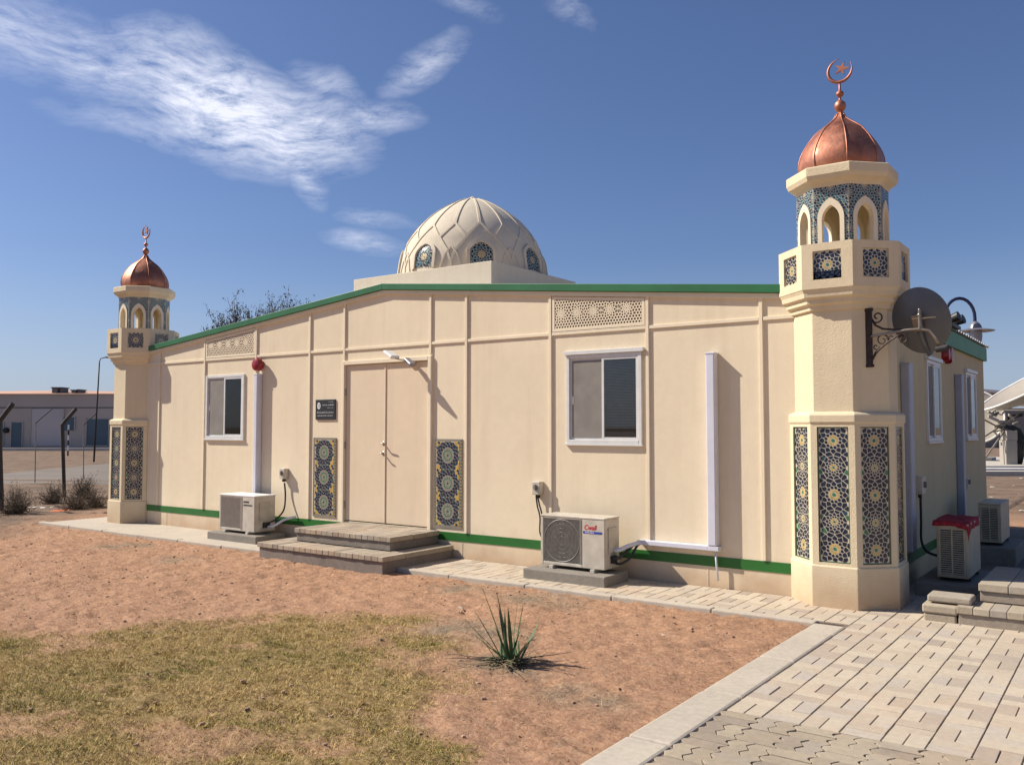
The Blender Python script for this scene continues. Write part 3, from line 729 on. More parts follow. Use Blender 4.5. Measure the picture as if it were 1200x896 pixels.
def script_line(x0,x1,z,h,seed):
    r=random.Random(seed); x=x0
    while x<x1-.01:
        w=r.uniform(.018,.042); w=min(w,x1-x); mb.box(x,x+w,-.0005,.0005,z,z+h*.3)
        q=x+.004
        while q<x+w-.003:
            if r.random()<.7: mb.box(q,q+.0028,-.0005,.0005,z+h*.3,z+h*r.uniform(.6,1.1))
            if r.random()<.4: mb.box(q+.001,q+.004,-.0005,.0005,z+h*1.25,z+h*1.45)
            q+=r.uniform(.006,.010)
        x+=w+.006
for a,b,z,h,sd in ((-9.10,-9.005,1.945,.006,1),(-9.228,-8.995,1.898,.012,2),(-9.12,-8.995,1.862,.007,3),(-9.325,-8.995,1.795,.015,4),(-9.325,-8.995,1.752,.012,5)): script_line(a,b,z,h,sd)
mb.build('lettering','lettering',pq,recalc=False)
# flood lamp above the door
fl=thing('wall_lamp',(-7.56,D,2.43),'white floodlight on a thin arm above the double door','lamp')
mb=MB(TF); mb.tube([(-7.55,0,2.43),(-7.56,-.15,2.44),(-7.58,-.29,2.46)],.007,8); mb.build('arm','steel',fl,smooth=1)
mb=MB(TF); mb.box(-7.60,-7.50,-.03,-.001,2.39,2.46); mb.build('bracket','white_paint',fl,bevel=.006)
mb=MB(TF); mb.obox((-7.68,-.26,2.515),(.09,-.02,-.045),(.02,.06,.0),(.008,-.003,.022)); mb.build('lamp_head','white_paint',fl,bevel=.015)
mb=MB(TF); mb.obox((-7.52,-.10,2.425),(.075,-.02,-.045),(.01,.04,.0),(.012,0,.02)); mb.build('sensor_head','lamp_grey',fl,bevel=.012)
# ================================================================= AIR CONDITIONERS
def ac(name,T,org,w,h,d,label,mats=('ac_paint','ac_grille'),front=True,logo=False,sidegr='right',group='air conditioner units round the hall',solid=False):
    A=thing(name,org,label,'air conditioner',group)
    casing,gr=mats; z0=.035
    mb=MB(T); g0,g1,q0,q1=.035,w*.66,z0+.035,h-.035
    fy=-d
    if front:
        mb.box(0,w,-d+.03,0,z0,h-.02)                    # body behind the face
        mb.box(0,g0,-d,-d+.03,z0,h-.02); mb.box(g1,w,-d,-d+.03,z0,h-.02); mb.box(g0,g1,-d,-d+.03,z0,q0); mb.box(g0,g1,-d,-d+.03,q1,h-.02)
    else: mb.box(0,w,-d,0,z0,h-.02)
    mb.build('casing',casing,A,bevel=.006)
    mb=MB(T); mb.box(-.004,w+.004,-d-.004,.004,h-.0195,h); mb.build('lid',casing if not solid else 'white_paint',A,bevel=.005)
    for u in (.12,w-.16):
        mb=MB(T); mb.box(u,u+.05,-d-(.025 if front else 0),(.02 if front else 0),0,z0-.001); mb.build('foot',casing if front else 'ac_dark',A,bevel=.003)
    if front and not solid:
        mb=MB(T); cx=(g0+g1)/2-.01; cz=(q0+q1)/2; rr=min((g1-g0)/2-.02,(q1-q0)/2-.008)
        mb.box(g0+.001,g1-.001,-d+.028,-d+.0295,q0,q1,1)
        k=q0+.006
        while k<q1-.003:
            mb.box(g0,g1,-d+.001,-d+.006,k,k+.005); k+=.0108
        for r_ in [rr*i/5 for i in range(1,6)]:
            pts=[(cx+r_*math.cos(2*math.pi*i/36),-d+.003,cz+r_*math.sin(2*math.pi*i/36)) for i in range(37)]
            mb.tube(pts,.0016 if r_<rr*.98 else .005,5)
        for u in (g0+(g1-g0)*f for f in (.04,.25,.5,.75,.93)): mb.box(u,u+.004,-d+.001,-d+.004,q0,q1)
        mb.box(g1-.03,g1-.004,-d-.001,-d+.006,q0,q1)
        mb.build('fan_grille',[gr,'ac_dark'],A)
        mb=MB(T)
        for i in range(5):
            a=i*2*math.pi/5; mb.add([(cx+.03*math.cos(a),-d+.018,cz+.03*math.sin(a)),(cx+rr*.85*math.cos(a+.1),-d+.014,cz+rr*.85*math.sin(a+.1)),(cx+rr*.85*math.cos(a+.9),-d+.026,cz+rr*.85*math.sin(a+.9)),(cx+.03*math.cos(a+1),-d+.024,cz+.03*math.sin(a+1))],[(0,1,2,3)])
        mb.build('fan','ac_dark',A,recalc=False)
    elif front:
        mb=MB(T); mb.box(g0,g1,-d+.004,-d+.02,q0,q1)
        for i in range(34): mb.box(g0+.004,g1-.03,-d+.001,-d+.0041,q0+.008+i*(q1-q0-.01)/34,q0+.008+i*(q1-q0-.01)/34+.005)
        mb.box(g1-.04,g1+.004,-d-.003,-d+.0035,q0,q1)
        mb.build('fan_grille',gr,A)
    if front:
        mb=MB(T)
        if logo:
            text_mb(mb,'Cwall',g1+.022,h-.125,.070,-d-.0015,0,.25,.92,.0015)
            mb.box(g1+.012,w-.03,-d-.002,-d+.0005,h-.165,h-.142,1)
            
            for q_ in range(6): mb.box(g1+.040+q_*.018,g1+.051+q_*.018,-d-.0035,-d-.001,h-.158,h-.149,2)
            mb.build('brand_mark',['logo_red','logo_blue','lettering'],A,recalc=False)
        else:
            
            for q_ in range(5): mb.box(g1+.03+q_*.024,g1+.047+q_*.024,-d-.002,-d+.0005,h-.105+.004*(q_%2),h-.080);
            mb.box(g1+.028,w-.05,-d-.002,-d+.0005,h-.145,h-.128,0)
            mb.build('brand_mark',['black'],A,recalc=False)
    # service side with vents and valve cover
    mb=MB(T)
    mb.box(w-.0005,w+.012,-d*.78,-d*.25,h*.35,h-.10); mb.box(w-.0005,w+.03,-d*.6,-d*.3,h*.16,h*.30,1)
    mb.build('service_cover',['ac_side','black_rubber'],A,bevel=.004)
    return A
pad2=MB(); pad2.box(-5.36,-4.36,7.63,8.12,-.08,.105); p=pad2.build('concrete_pad','pad_concrete',None,bevel=.012,loc=(-4.86,7.87,-.08)); tag(p,'grey concrete pad under the near facade air conditioner','pad','concrete pads under air conditioners')
T2=lambda u,y,z:(-5.245+u,8.11+y,.105+z)
ac('air_conditioner',T2,(-4.86,7.96,.105),.785,.56,.31,'cream air conditioner with red and blue logo on the facade walkway',logo=True)
pad1=MB(); pad1.box(-10.94,-9.84,7.66,8.16,-.08,.10); p=pad1.build('concrete_pad','pad_concrete',None,bevel=.012,loc=(-10.4,7.9,-.08)); tag(p,'grey concrete pad under the far facade air conditioner','pad','concrete pads under air conditioners')
T1=lambda u,y,z:(-10.80+u,8.12+y,.10+z)
ac('air_conditioner',T1,(-10.4,7.96,.10),.79,.54,.36,'cream air conditioner with plain dusty grille below the far trunking',('ac_paint','ac_dusty'),solid=True)
# side units: their narrow louvred ends look along -Y
def side_ac(X0,Y0,w,d,h,z,label):
    T=lambda u,y,zz:(X0+d+0*u-(-0)+(-(d))+(-y) if False else X0-y,Y0+u,z+zz)
    A=ac('air_conditioner',T,(X0+d/2,Y0+w/2,z),w,h,d,label,('ac_shade_warm','ac_grille'),front=False)
    Te=lambda u,y,zz:(X0+u,Y0+y,z+zz)
    mb=MB(Te); g=.035
    mb.box(g,d-g,-.004,-.002,.07,h-.06,1)
    k=.075
    while k<h-.07:
        mb.add([(g,-.016,k),(d-g,-.016,k),(d-g,-.005,k+.010),(g,-.005,k+.010)],[(0,1,2,3)]); k+=.0205
    for a,b in ((g-.012,g),(d/2-.006,d/2+.006),(d-g,d-g+.012)): mb.box(a,b,-.018,-.0005,.06,h-.05)
    mb.build('end_grille',['ac_shade_warm','ac_dark'],A)
    return A
p=MB(); p.box(-1.78,-1.2,9.05,10.1,-.08,.134); o=p.build('concrete_pad','pad_concrete',None,bevel=.012,loc=(-1.5,9.5,-.08)); tag(o,'concrete pad under the side unit topped by a red cloth','pad','concrete pads under air conditioners')
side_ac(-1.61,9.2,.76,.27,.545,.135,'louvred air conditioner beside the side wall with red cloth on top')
p=MB(); p.box(-1.78,-1.2,11.65,12.75,-.08,.189); o=p.build('concrete_pad','pad_concrete',None,bevel=.012,loc=(-1.5,12.8,-.08)); tag(o,'concrete pad under the farthest side unit','pad','concrete pads under air conditioners')
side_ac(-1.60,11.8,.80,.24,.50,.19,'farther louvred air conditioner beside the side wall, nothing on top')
# red cloth
mb=MB(); nx,ny=26,34; x0,y0=-1.64,9.16; wx,wy=.36,.70; zt=.135+.545
vs=[]
for j in range(ny+1):
    for i in range(nx+1):
        u=i/nx*wx; v_=j/ny*wy; x=x0+u;y=y0+v_; z=zt+.014+.014*(mnoise.noise((x*14,y*14,1))+.5*mnoise.noise((x*33,y*33,2)))+.01
        ex=max(0,x-(-1.61+.27)); ey=max(0,9.20-y)
        z-=ex*1.3+ey*1.1; x-=ex*.75; y+=ey*.5
        if j<7 and i>14: z-=.035*(7-j)/7*(i-14)/8
        vs.append((x+.012*mnoise.noise((y*9,z*9,5)),y+.012*mnoise.noise((x*9,z*9,7)),z))
mb.add(vs,[(j*(nx+1)+i,j*(nx+1)+i+1,(j+1)*(nx+1)+i+1,(j+1)*(nx+1)+i) for j in range(ny) for i in range(nx)])
o=mb.build('red_cloth','red_cloth',None,smooth=1,loc=(-1.5,9.5,zt),recalc=False); tag(o,'crumpled red cloth lying on top of the side air conditioner','cloth')
sm=o.modifiers.new('thick','SOLIDIFY'); sm.thickness=.004
# ================================================================= STEPS
def pave_top(mb,x0,x1,y0,y1,z0,z1,w=.1,along='x',seed=0):
    r=random.Random(seed)
    if along=='x':
        x=x0
        while x<x1-.02:
            b=min(x+w,x1); mb.cr=r.random(); dz=r.uniform(-.003,.003); dy=r.uniform(-.003,.003); mb.box(x+.0012,b-.0012,y0+dy,y1,z0,z1+dz*.7); x=b
S=thing('entrance_steps',(-7.9,7.7,0),'two concrete steps edged with pavers in front of the double door','steps')
mb=MB(); mb.box(-9.00,-6.86,7.06,8.27,-.15,.10); mb.box(-8.72,-7.09,7.42,8.27,.16,.262); mb.build('riser','step_concrete',S,bevel=.008)
mb=MB(); pave_top(mb,-9.02,-6.84,7.04,7.41,.101,.158,.1,'x',1); pave_top(mb,-9.02,-8.73,7.414,8.268,.101,.158,.1,'x',5); pave_top(mb,-7.08,-6.84,7.414,8.268,.101,.158,.12,'x',6)
mb.build('lower_tread','step_paver',S,bevel=.006,rnd=True)
mb=MB(); pave_top(mb,-8.74,-7.07,7.40,7.80,.263,.320,.1,'x',2); pave_top(mb,-8.74,-7.07,7.804,8.035,.263,.320,.2,'x',3); pave_top(mb,-8.79+.05,-7.07,8.039,8.268,.263,.320,.23,'x',4); mb.build('upper_tread','step_paver',S,bevel=.006,rnd=True)
S=thing('side_steps',(.2,8.4,0),'pale paver steps in the sun at the right of the paving','steps')
mb=MB(); mb.box(-1.24,1.6,7.93,9.0,-.05,.085); mb.box(-1.12,1.6,8.24,9.3,.146,.232); mb.build('riser','step_light',S,bevel=.008,rnd=True)
mb=MB(); pave_top(mb,-1.25,1.62,7.915,8.235,.086,.145,.12,'x',8); mb.build('lower_tread','step_light',S,bevel=.006,rnd=True)
mb=MB(); pave_top(mb,-1.13,1.62,8.225,8.66,.233,.298,.22,'x',9); pave_top(mb,-1.13,1.62,8.664,9.32,.233,.298,.22,'x',10); mb.build('upper_tread','step_light',S,bevel=.006,rnd=True)
for i,(x0,x1,y0,y1,z0,z1,l) in enumerate(((-1.50,-1.255,7.93,8.2,-.02,.062,'rough kerb block on the paving at the left end of the side steps'),(-1.51,-1.245,7.92,8.23,.064,.135,'rough kerb block lying on another, beside the side steps'),(-1.48,-1.15,7.98,8.22,.148,.205,'loose pale slab on top of the left end of the side steps'))):
    mb=MB(); mb.cr=.3+.3*i; mb.box(x0,x1,y0,y1,z0,z1); o=mb.build('concrete_block','step_light',None,bevel=.014,loc=((x0+x1)/2,(y0+y1)/2,z0),rnd=True); tag(o,l,'block')
# ================================================================= GROUND
def vnoise(x,y,seed):
    xi=np.floor(x).astype(np.int64);yi=np.floor(y).astype(np.int64);xf=x-xi;yf=y-yi
    def h(a,b):
        n=(a*374761393+b*668265263+seed*1442695041)&0xffffffff; n=((n^(n>>13))*1274126177)&0xffffffff; return ((n^(n>>16))&0xffff)/65535.
    u=xf*xf*(3-2*xf);v_=yf*yf*(3-2*yf)
    return (h(xi,yi)*(1-u)+h(xi+1,yi)*u)*(1-v_)+(h(xi,yi+1)*(1-u)+h(xi+1,yi+1)*u)*v_
def fbm(x,y,seed,o=4):
    s=0;a=.5;t_=0
    for k in range(o): s=s+a*vnoise(x*2**k,y*2**k,seed+k);t_+=a;a*=.5
    return s/t_
GP=[(-14,-6),(-9.6,-.5),(-8.3,2.0),(-7.5,3.3),(-7.1,3.85),(-6.45,4.55),(-5.75,5.3),(-5.1,5.65),(-4.75,5.35),(-4.25,4.75),(-3.75,4.25),(-3.25,3.85),(-2.75,3.55),(-2.35,3.3),(-2.2,2.6),(-2.2,-6)]
def sdf(x,y):
    d=np.full(x.shape,1e9); ins=np.zeros(x.shape,bool); n=len(GP)
    for i in range(n):
        ax,ay=GP[i];bx_,by=GP[(i+1)%n]; ex,ey=bx_-ax,by-ay
        t_=np.clip(((x-ax)*ex+(y-ay)*ey)/(ex*ex+ey*ey),0,1); d=np.minimum(d,np.hypot(x-ax-t_*ex,y-ay-t_*ey))
        c=((ay>y)!=(by>y))&(x<(ex)*(y-ay)/(ey if abs(ey)>1e-9 else 1e-9)+ax); ins^=c
    return np.where(ins,d,-d)
def grassiness(x,y):
    s=sdf(x,y); n=fbm(x*1.6,y*1.6,3,5)-.5; g=np.clip((s+n*1.3)/.35+.15,0,1)
    bare=np.clip((fbm(x*2.3+9,y*2.9,21,5)-.56)*6,0,1)*.7
    return g*(1-bare)
def drygrey(x,y):
    out=np.zeros(x.shape)
    for cx,cy,r in ((-4.4,5.5,.65),(-3.6,4.9,.45),(-5.6,6.9,.5),(-4.6,6.9,.6),(-9.6,6.3,.45),(-11.3,6.6,.6),(-2.8,4.6,.4)):
        d=np.hypot(x-cx,(y-cy)*1.4)/r; out=np.maximum(out,np.clip(1.1-d,0,1))
    return np.clip(out*(fbm(x*5,y*5,44,4)*2.2-.35),0,.8)
def gheight(x,y):
    h=-.034+.026*(fbm(x*1.2,y*1.2,5,3)-.5)+.050*(fbm(x*5,y*9,8,4)-.5)+.036*(fbm(x*15,y*18,14,3)-.5)
    far=np.clip((np.hypot(x+6,y-5)-14)/20,0,1); h=h*(1-far)+(-.075)*far
    return h
def axis(lo,hi,step,far):
    a=list(np.arange(lo,hi,step)); s=step;x=lo;L=[]
    while x>-far: s=min(s*1.18,40); x-=s; L.append(x)
    s=step;x=a[-1];Rr=[]
    while x<far: s=min(s*1.18,40); x+=s; Rr.append(x)
    return np.array(L[::-1]+a+Rr)
gx=axis(-16.0,-1.6,.034,1600); gy=axis(1.9,7.5,.034,1600)
X,Y=np.meshgrid(gx,gy); Z=gheight(X,Y)
# keep ground below the paving and the building floor
fr=np.random.default_rng(8)
for k in range(340):
    if k%2==0: fx0,fy0,fa=fr.uniform(-15,-2.5),fr.uniform(2.2,7.1),fr.uniform(-.7,.7)
    else: fx0+=.45*math.cos(fa)-.12*math.sin(fa); fy0+=.45*math.sin(fa)+.12*math.cos(fa)
    i0,i1=np.searchsorted(gx,[fx0-.3,fx0+.3]); j0,j1=np.searchsorted(gy,[fy0-.3,fy0+.3])
    if i1<=i0 or j1<=j0: continue
    xx=X[j0:j1,i0:i1]-fx0; yy=Y[j0:j1,i0:i1]-fy0; u_=xx*math.cos(fa)+yy*math.sin(fa); v_=-xx*math.sin(fa)+yy*math.cos(fa)
    q=np.sqrt((u_/.15)**2+(v_/.065)**2); dep=fr.uniform(.008,.020)
    Z[j0:j1,i0:i1]+= -dep*np.exp(-q**4)+dep*.55*np.exp(-((q-1.35)/.3)**2)
under=((X>-15.2)&(Y>7.32)&(X<6)&(Y<20))|((X>-2.2)&(Y>0))
Z=np.where(under,np.minimum(Z,-.075),Z)
me=bpy.data.meshes.new('ground'); nvx,nvy=len(gx),len(gy)
me.vertices.add(nvx*nvy); me.vertices.foreach_set('co',np.stack([X,Y,Z],-1).reshape(-1))
ii=np.arange((nvx-1)*(nvy-1)); r_=ii//(nvx-1); c_=ii%(nvx-1); a=r_*nvx+c_; quads=np.stack([a,a+1,a+nvx+1,a+nvx],-1)
me.loops.add(quads.size); me.loops.foreach_set('vertex_index',quads.reshape(-1)); me.polygons.add(len(quads)); me.polygons.foreach_set('loop_start',np.arange(len(quads))*4); me.polygons.foreach_set('loop_total',np.full(len(quads),4))
me.polygons.foreach_set('use_smooth',np.ones(len(quads),bool)); me.update(calc_edges=True); me.validate()
def dirt(x,y): return np.clip(np.maximum((-.8*x-.6*y-7.2+2*(fbm(x*.5,y*.5,61,4)-.5))/1.5,(y-17)/3),0,1)
for nm,fn in (('grass',grassiness),('drygrey',drygrey),('dirt',dirt)):
    at_=me.attributes.new(nm,'FLOAT','POINT'); at_.data.foreach_set('value',fn(X,Y).reshape(-1).astype(np.float32))
me.materials.append(MATS['sand']); o=bpy.data.objects.new('ground',me); col.objects.link(o); tag(o,kind='structure')
# grass blades
rng=np.random.default_rng(4)
def mesh_tris(name,co,mat,rnd,label,cat):
    n=len(co)//3; me=bpy.data.meshes.new(name); me.vertices.add(len(co)); me.vertices.foreach_set('co',co.reshape(-1).astype(np.float32))
    me.loops.add(len(co)); me.loops.foreach_set('vertex_index',np.arange(len(co))); me.polygons.add(n); me.polygons.foreach_set('loop_start',np.arange(n)*3); me.polygons.foreach_set('loop_total',np.full(n,3))
    a=me.attributes.new('rnd','FLOAT','FACE'); a.data.foreach_set('value',rnd.astype(np.float32)); me.update(calc_edges=True)
    me.materials.append(MATS[mat]); o=bpy.data.objects.new(name,me); col.objects.link(o); tag(o,label,cat,kind='stuff'); return o
def blades(n,region,hmin,hmax,wid,lean,wfun):
    x=rng.uniform(region[0],region[1],n);y=rng.uniform(region[2],region[3],n)
    keep=rng.random(n)<wfun(x,y); x=x[keep];y=y[keep]; k=len(x)
    z=gheight(x,y); h=rng.uniform(hmin,hmax,k); a=rng.uniform(0,2*np.pi,k); l=rng.uniform(.2,lean,k); b=a+rng.uniform(.8,2.3,k)
    base=np.stack([x,y,z-.004],-1); s=np.stack([np.cos(b)*wid,np.sin(b)*wid,0*x],-1); tip=base+np.stack([np.cos(a)*h*l,np.sin(a)*h*l,h],-1)
    return np.stack([base-s,base+s,tip],1).reshape(-1,3),rng.random(k)
tone=lambda x,y:np.clip((fbm(x*1.5+4,y*1.9,71,5)-.42)*4,0,1)
co_,rn=blades(420000,(-9.5,-2.1,1.7,6.3),.008,.024,.0020,1.7,lambda x,y:grassiness(x,y)*(1-tone(x,y))*.95)
mesh_tris('dry_grass',co_,'grass_dry',rn,'dry straw coloured grass on the sandy lawn','grass')
co_,rn=blades(420000,(-9.5,-2.1,1.7,6.3),.008,.026,.0020,1.6,lambda x,y:grassiness(x,y)*(.12+.88*tone(x,y))*.95)
mesh_tris('olive_grass',co_,'grass_olive',rn,'olive green patches of short grass in the lawn','grass')
co_,rn=blades(26000,(-9.5,-2.1,1.7,6.4),.025,.065,.0016,1.3,lambda x,y:(.15+.85*(fbm(x*3,y*3,88,4)>.56))*np.clip(grassiness(x,y)+.35*drygrey(x,y),0,1))
mesh_tris('tall_grass',co_,'grass_dry',rn,'longer dry blades standing in tufts over the lawn','grass')
co_,rn=blades(30000,(-14,-2.15,2.0,7.2),.004,.03,.0014,3.,lambda x,y:.12+.9*(fbm(x*1.7,y*2.3,188,5)>.58))
mesh_tris('dark_debris',co_,'debris',rn,'dark twigs and dead grass bits lying on the sand','debris')
# straw and pebbles on the sand
def scatter(n,region,f,wf):
    x=rng.uniform(region[0],region[1],n);y=rng.uniform(region[2],region[3],n); keep=rng.random(n)<wf(x,y); return x[keep],y[keep],gheight(x[keep],y[keep])
x,y,z=scatter(9000,(-14,-2.15,2.5,7.2),None,lambda x,y:.10+.9*drygrey(x,y)+.25*grassiness(x,y)*0+.35*np.clip(.5-abs(sdf(x,y)),0,1))
k=len(x);a=rng.uniform(0,np.pi,k);l=rng.uniform(.01,.06,k);wd=rng.uniform(.0008,.002,k)
d=np.stack([np.cos(a)*l,np.sin(a)*l,rng.uniform(-.1,.2,k)*l],-1);s=np.stack([-np.sin(a)*wd,np.cos(a)*wd,0*a],-1);c=np.stack([x,y,z+.004],-1)
mesh_tris('dry_straw',np.stack([c-d-s,c-d*.2+s,c+d],1).reshape(-1,3),'grass_dry',rng.random(k),'scattered dry stalks and straw on the bare sand','straw')
mb=MB(); x,y,z=scatter(4200,(-15.5,-2.2,2.4,7.25),None,lambda x,y:.25+.5*(fbm(x*2,y*2,91,3)>.5))
for px,py,pz in zip(x,y,z):
    s_=random.choice((.004,.006,.006,.009,.013)); 
    mb.sphere((px,py,pz+s_*.2),s_*random.uniform(.7,1.2),5,4,(random.uniform(.8,1.5),random.uniform(.8,1.4),.7))
o=mb.build('pebbles','pebble',None,recalc=False); tag(o,'small reddish clods and pebbles strewn over the sand','gravel',kind='stuff')
for px,py,s_,l in ((-5.05,6.2,.032,'pale stone lying on bare sand in front of the steps'),(-3.1,6.35,.020,'small pale stone on the sand before the near air conditioner')):
    mb=MB(); mb.sphere((px,py,-.05),s_,9,7,(1.3,1,.7)); mb.v=[(a+.006*mnoise.noise((a*40,b*40,c*40)),b+.006*mnoise.noise((b*40,c*40,a*40)),c) for a,b,c in mb.v]
    o=mb.build('stone','kerb_concrete',None,smooth=1,loc=(px,py,-.06)); tag(o,l,'stone')
# paving
def pavers(mb,x0,x1,y0,y1,zig,seed,zb=-.06,skip=None,cell=.207,jp=0):
    """basket weave: pairs of 10x20 blocks, alternately lengthwise and crosswise"""
    r=random.Random(seed); nx=int(round((x1-x0)/cell)); per=cell/2
    zg=lambda y:(.015*max(-1,min(1,2.1*(2*abs(2*(((y-4.78)/per)%1)-1)-1)))) if zig else 0
    j0=int(math.floor((y0-4.78)/cell)); j1=int(math.ceil((y1-4.78)/cell))
    ga,gc=(.0045,.0026) if zig else (.0030,.0018)
    for i in range(nx):
        for j in range(j0,j1):
            xa,xb=x0+i*cell,x0+(i+1)*cell; ya,yb=4.78+j*cell,4.78+(j+1)*cell
            if skip and skip((xa+xb)/2,(ya+yb)/2): continue
            gi=int(round((x0+1.948)/cell))+i
            xm,ym=(xa+xb)/2,(ya+yb)/2
            parts=((xa,xm,ya,yb,1,0),(xm,xb,ya,yb,0,1)) if (gi+j)%2==0 else ((xa,xb,ya,ym,1,1),(xa,xb,ym,yb,1,1))
            for (a,b_,c,d,la,lb) in parts:
                c=max(c,y0); d=min(d,y1)
                if d-c<.02: continue
                g0=ga if la else ga*.75; g1=ga if lb else ga*.75; n=8 if zig else 1
                ys=[c+gc+(d-c-2*gc)*q/n for q in range(n+1)]
                poly=[(b_-g1+zg(y),y) for y in ys]+[(a+g0+zg(y),y) for y in reversed(ys)]
                k=len(poly); mb.cr=r.random(); zt=r.uniform(-.0016,.0016)*(2.2 if zig else 1); tx,ty=r.uniform(-.007,.007),r.uniform(-.007,.007)
                mb.add([(p,q,zt+(p-a)*tx+(q-c)*ty) for p,q in poly]+[(p,q,zb) for p,q in poly],[tuple(range(k))]+[(q,q+k,(q+1)%k+k,(q+1)%k) for q in range(k)])
mb=MB(); pavers(mb,-1.948,4.469,4.78,8.25,False,11)
pavers(mb,-1.948,4.469,8.25,10.65,False,12)
o=mb.build('paving','paver',None,rnd=True,recalc=False); tag(o,kind='structure')
bv=o.modifiers.new('b','BEVEL'); bv.width=.0028; bv.segments=1; bv.limit_method='ANGLE'
mb=MB(); pavers(mb,-1.948,2.399,1.65,4.777,True,13); o=mb.build('interlocking_paving','paver_old',None,rnd=True,recalc=False); tag(o,kind='structure')
bv=o.modifiers.new('b','BEVEL'); bv.width=.003; bv.segments=1; bv.limit_method='ANGLE'
mb=MB(); pavers(mb,-1.948-35*.207,-1.951,7.40,8.285,False,14)
o=mb.build('walkway','paver',None,rnd=True,recalc=False); tag(o,kind='structure')
bv=o.modifiers.new('b','BEVEL'); bv.width=.0028; bv.segments=1; bv.limit_method='ANGLE'
mb=MB(); mb.box(-15.0,-9.19,7.40,9.3,-.12,-.004); mb.box(-15.0,-14.16,9.302,YB+.6,-.12,-.004); o=mb.build('concrete_apron','kerb_concrete',None,bevel=.006); tag(o,kind='structure')
mb=MB(); mb.box(-9.18,6,7.38,10.8,-.1,-.0075); mb.box(-1.99,6,1.4,7.38,-.1,-.0085); mb.box(-2.0,6,10.8,15.9,-.1,-.008); o=mb.build('joint_bedding','joint_sand',None); tag(o,kind='structure')
mb=MB(); r=random.Random(3)
x=-15.1
while x<-2.2:
    L=min(1.0,-2.2-x) if x+1.0<-2.3 else -2.2-x
    mb.box(x+.002,x+L-.002,7.29+r.uniform(-.004,.004),7.395,-.2,.006+r.uniform(-.003,.003)); x+=L
o=mb.build('walkway_kerb','kerb_concrete',None,bevel=.012); tag(o,kind='structure')
mb=MB(); y=1.2
while y<7.28:
    L=min(.96,7.285-y); mb.box(-2.205,-1.953,y+.0025,y+L-.0025,-.2,.004+r.uniform(-.003,.003)); y+=L
o=mb.build('paving_kerb','kerb_concrete',None,bevel=.018); tag(o,kind='structure')
# ================================================================= PLANTS
def leafstrip(mb,base,dirv,L,w,bend,n=7,mat=0,tw=.25):
    d=Vector(dirv).normalized(); side=d.cross(Vector((0,0,1))); side=side.normalized() if side.length>.01 else Vector((1,0,0)); p=Vector(base); pts=[]
    for i in range(n+1):
        s=i/n; ww=w*(1-s**4.5)*(.75+.5*s*(1-s)*2)+.0006
        nn=d.cross(side).normalized(); pts.append((p-side*ww+nn*ww*tw,p-nn*ww*.1,p+side*ww+nn*ww*tw)); p=p+d*(L/n); d=(d+Vector((0,0,-bend))*(1/n)).normalized()
    vs=[q for r3 in pts for q in r3]; fs=[]
    for i in range(n):
        a=i*3; fs+= [(a,a+1,a+4,a+3),(a+1,a+2,a+5,a+4)]
    mb.add([tuple(v_) for v_ in vs],fs,mat)
PB=Vector((-3.58,4.94,-.04))
pl=thing('succulent_plant',PB,'green upright strap-leaved plant growing in the sand','plant')
mb=MB(); rr=random.Random(5)
RT=Vector((math.cos(yaw),math.sin(yaw),0)); FW=Vector((-math.sin(yaw),math.cos(yaw),0))
for a,f,u,L,w in ((-.34,-.1,1,.60,.014),(-.20,.1,1,.50,.013),(.10,.0,1,.46,.013),(-.55,.0,1,.44,.014),(-.07,-.2,1,.42,.014),(.18,.1,1,.44,.009),(-.9,-.1,1,.42,.010),(-.2,.3,1,.40,.012),(-.02,.3,1,.36,.012),(.35,-.2,1,.28,.009),(-1.2,.2,1,.36,.009),(-.35,-.4,1,.34,.012)):
    leafstrip(mb,PB+RT*rr.uniform(-.03,.02)+FW*rr.uniform(-.03,.03),RT*a+FW*f+Vector((0,0,u)),L,w,.12)
for k in range(6):
    an=rr.uniform(0,6.28); leafstrip(mb,PB+Vector((rr.uniform(-.06,.06),rr.uniform(-.06,.06),0)),(math.cos(an)*.6,math.sin(an)*.6,1),rr.uniform(.18,.34),rr.uniform(.009,.013),rr.uniform(.1,.9))
for k in range(26):
    an=rr.uniform(0,6.28); leafstrip(mb,PB+Vector((rr.uniform(-.06,.06),rr.uniform(-.06,.06),0)),(math.cos(an),math.sin(an),rr.uniform(.35,1.2)),rr.uniform(.1,.26),rr.uniform(.006,.010),rr.uniform(.4,1.2))
mb.build('leaf','leaf_green',pl,recalc=False)
mb=MB()
for k in range(90):
    an=rr.uniform(0,6.28); l=rr.uniform(.10,.34); leafstrip(mb,PB+Vector((rr.uniform(-.1,.1),rr.uniform(-.1,.1),.02)),(math.cos(an)-.25,math.sin(an),rr.uniform(.02,.35)),l,rr.uniform(.002,.006),rr.uniform(.2,.6),5)
mb.build('dead_leaf','dry_stalk',pl,recalc=False)
mb=MB()
for k in range(6):
    an=rr.uniform(2.6,3.9) if k<3 else rr.uniform(-.5,.5); P=PB+Vector((0,0,.03)); pts=[P]
    d=Vector((math.cos(an+yaw),math.sin(an+yaw),.1))
    for i in range(6): P=P+d*.075; d=(d+Vector((rr.uniform(-.25,.25),rr.uniform(-.25,.25),rr.uniform(-.1,.12)))).normalized(); P.z=max(P.z,-.035); pts.append(P.copy())
    mb.tube(pts,[.005-.0006*i for i in range(7)],5)
mb.build('dead_branch','bark',pl)
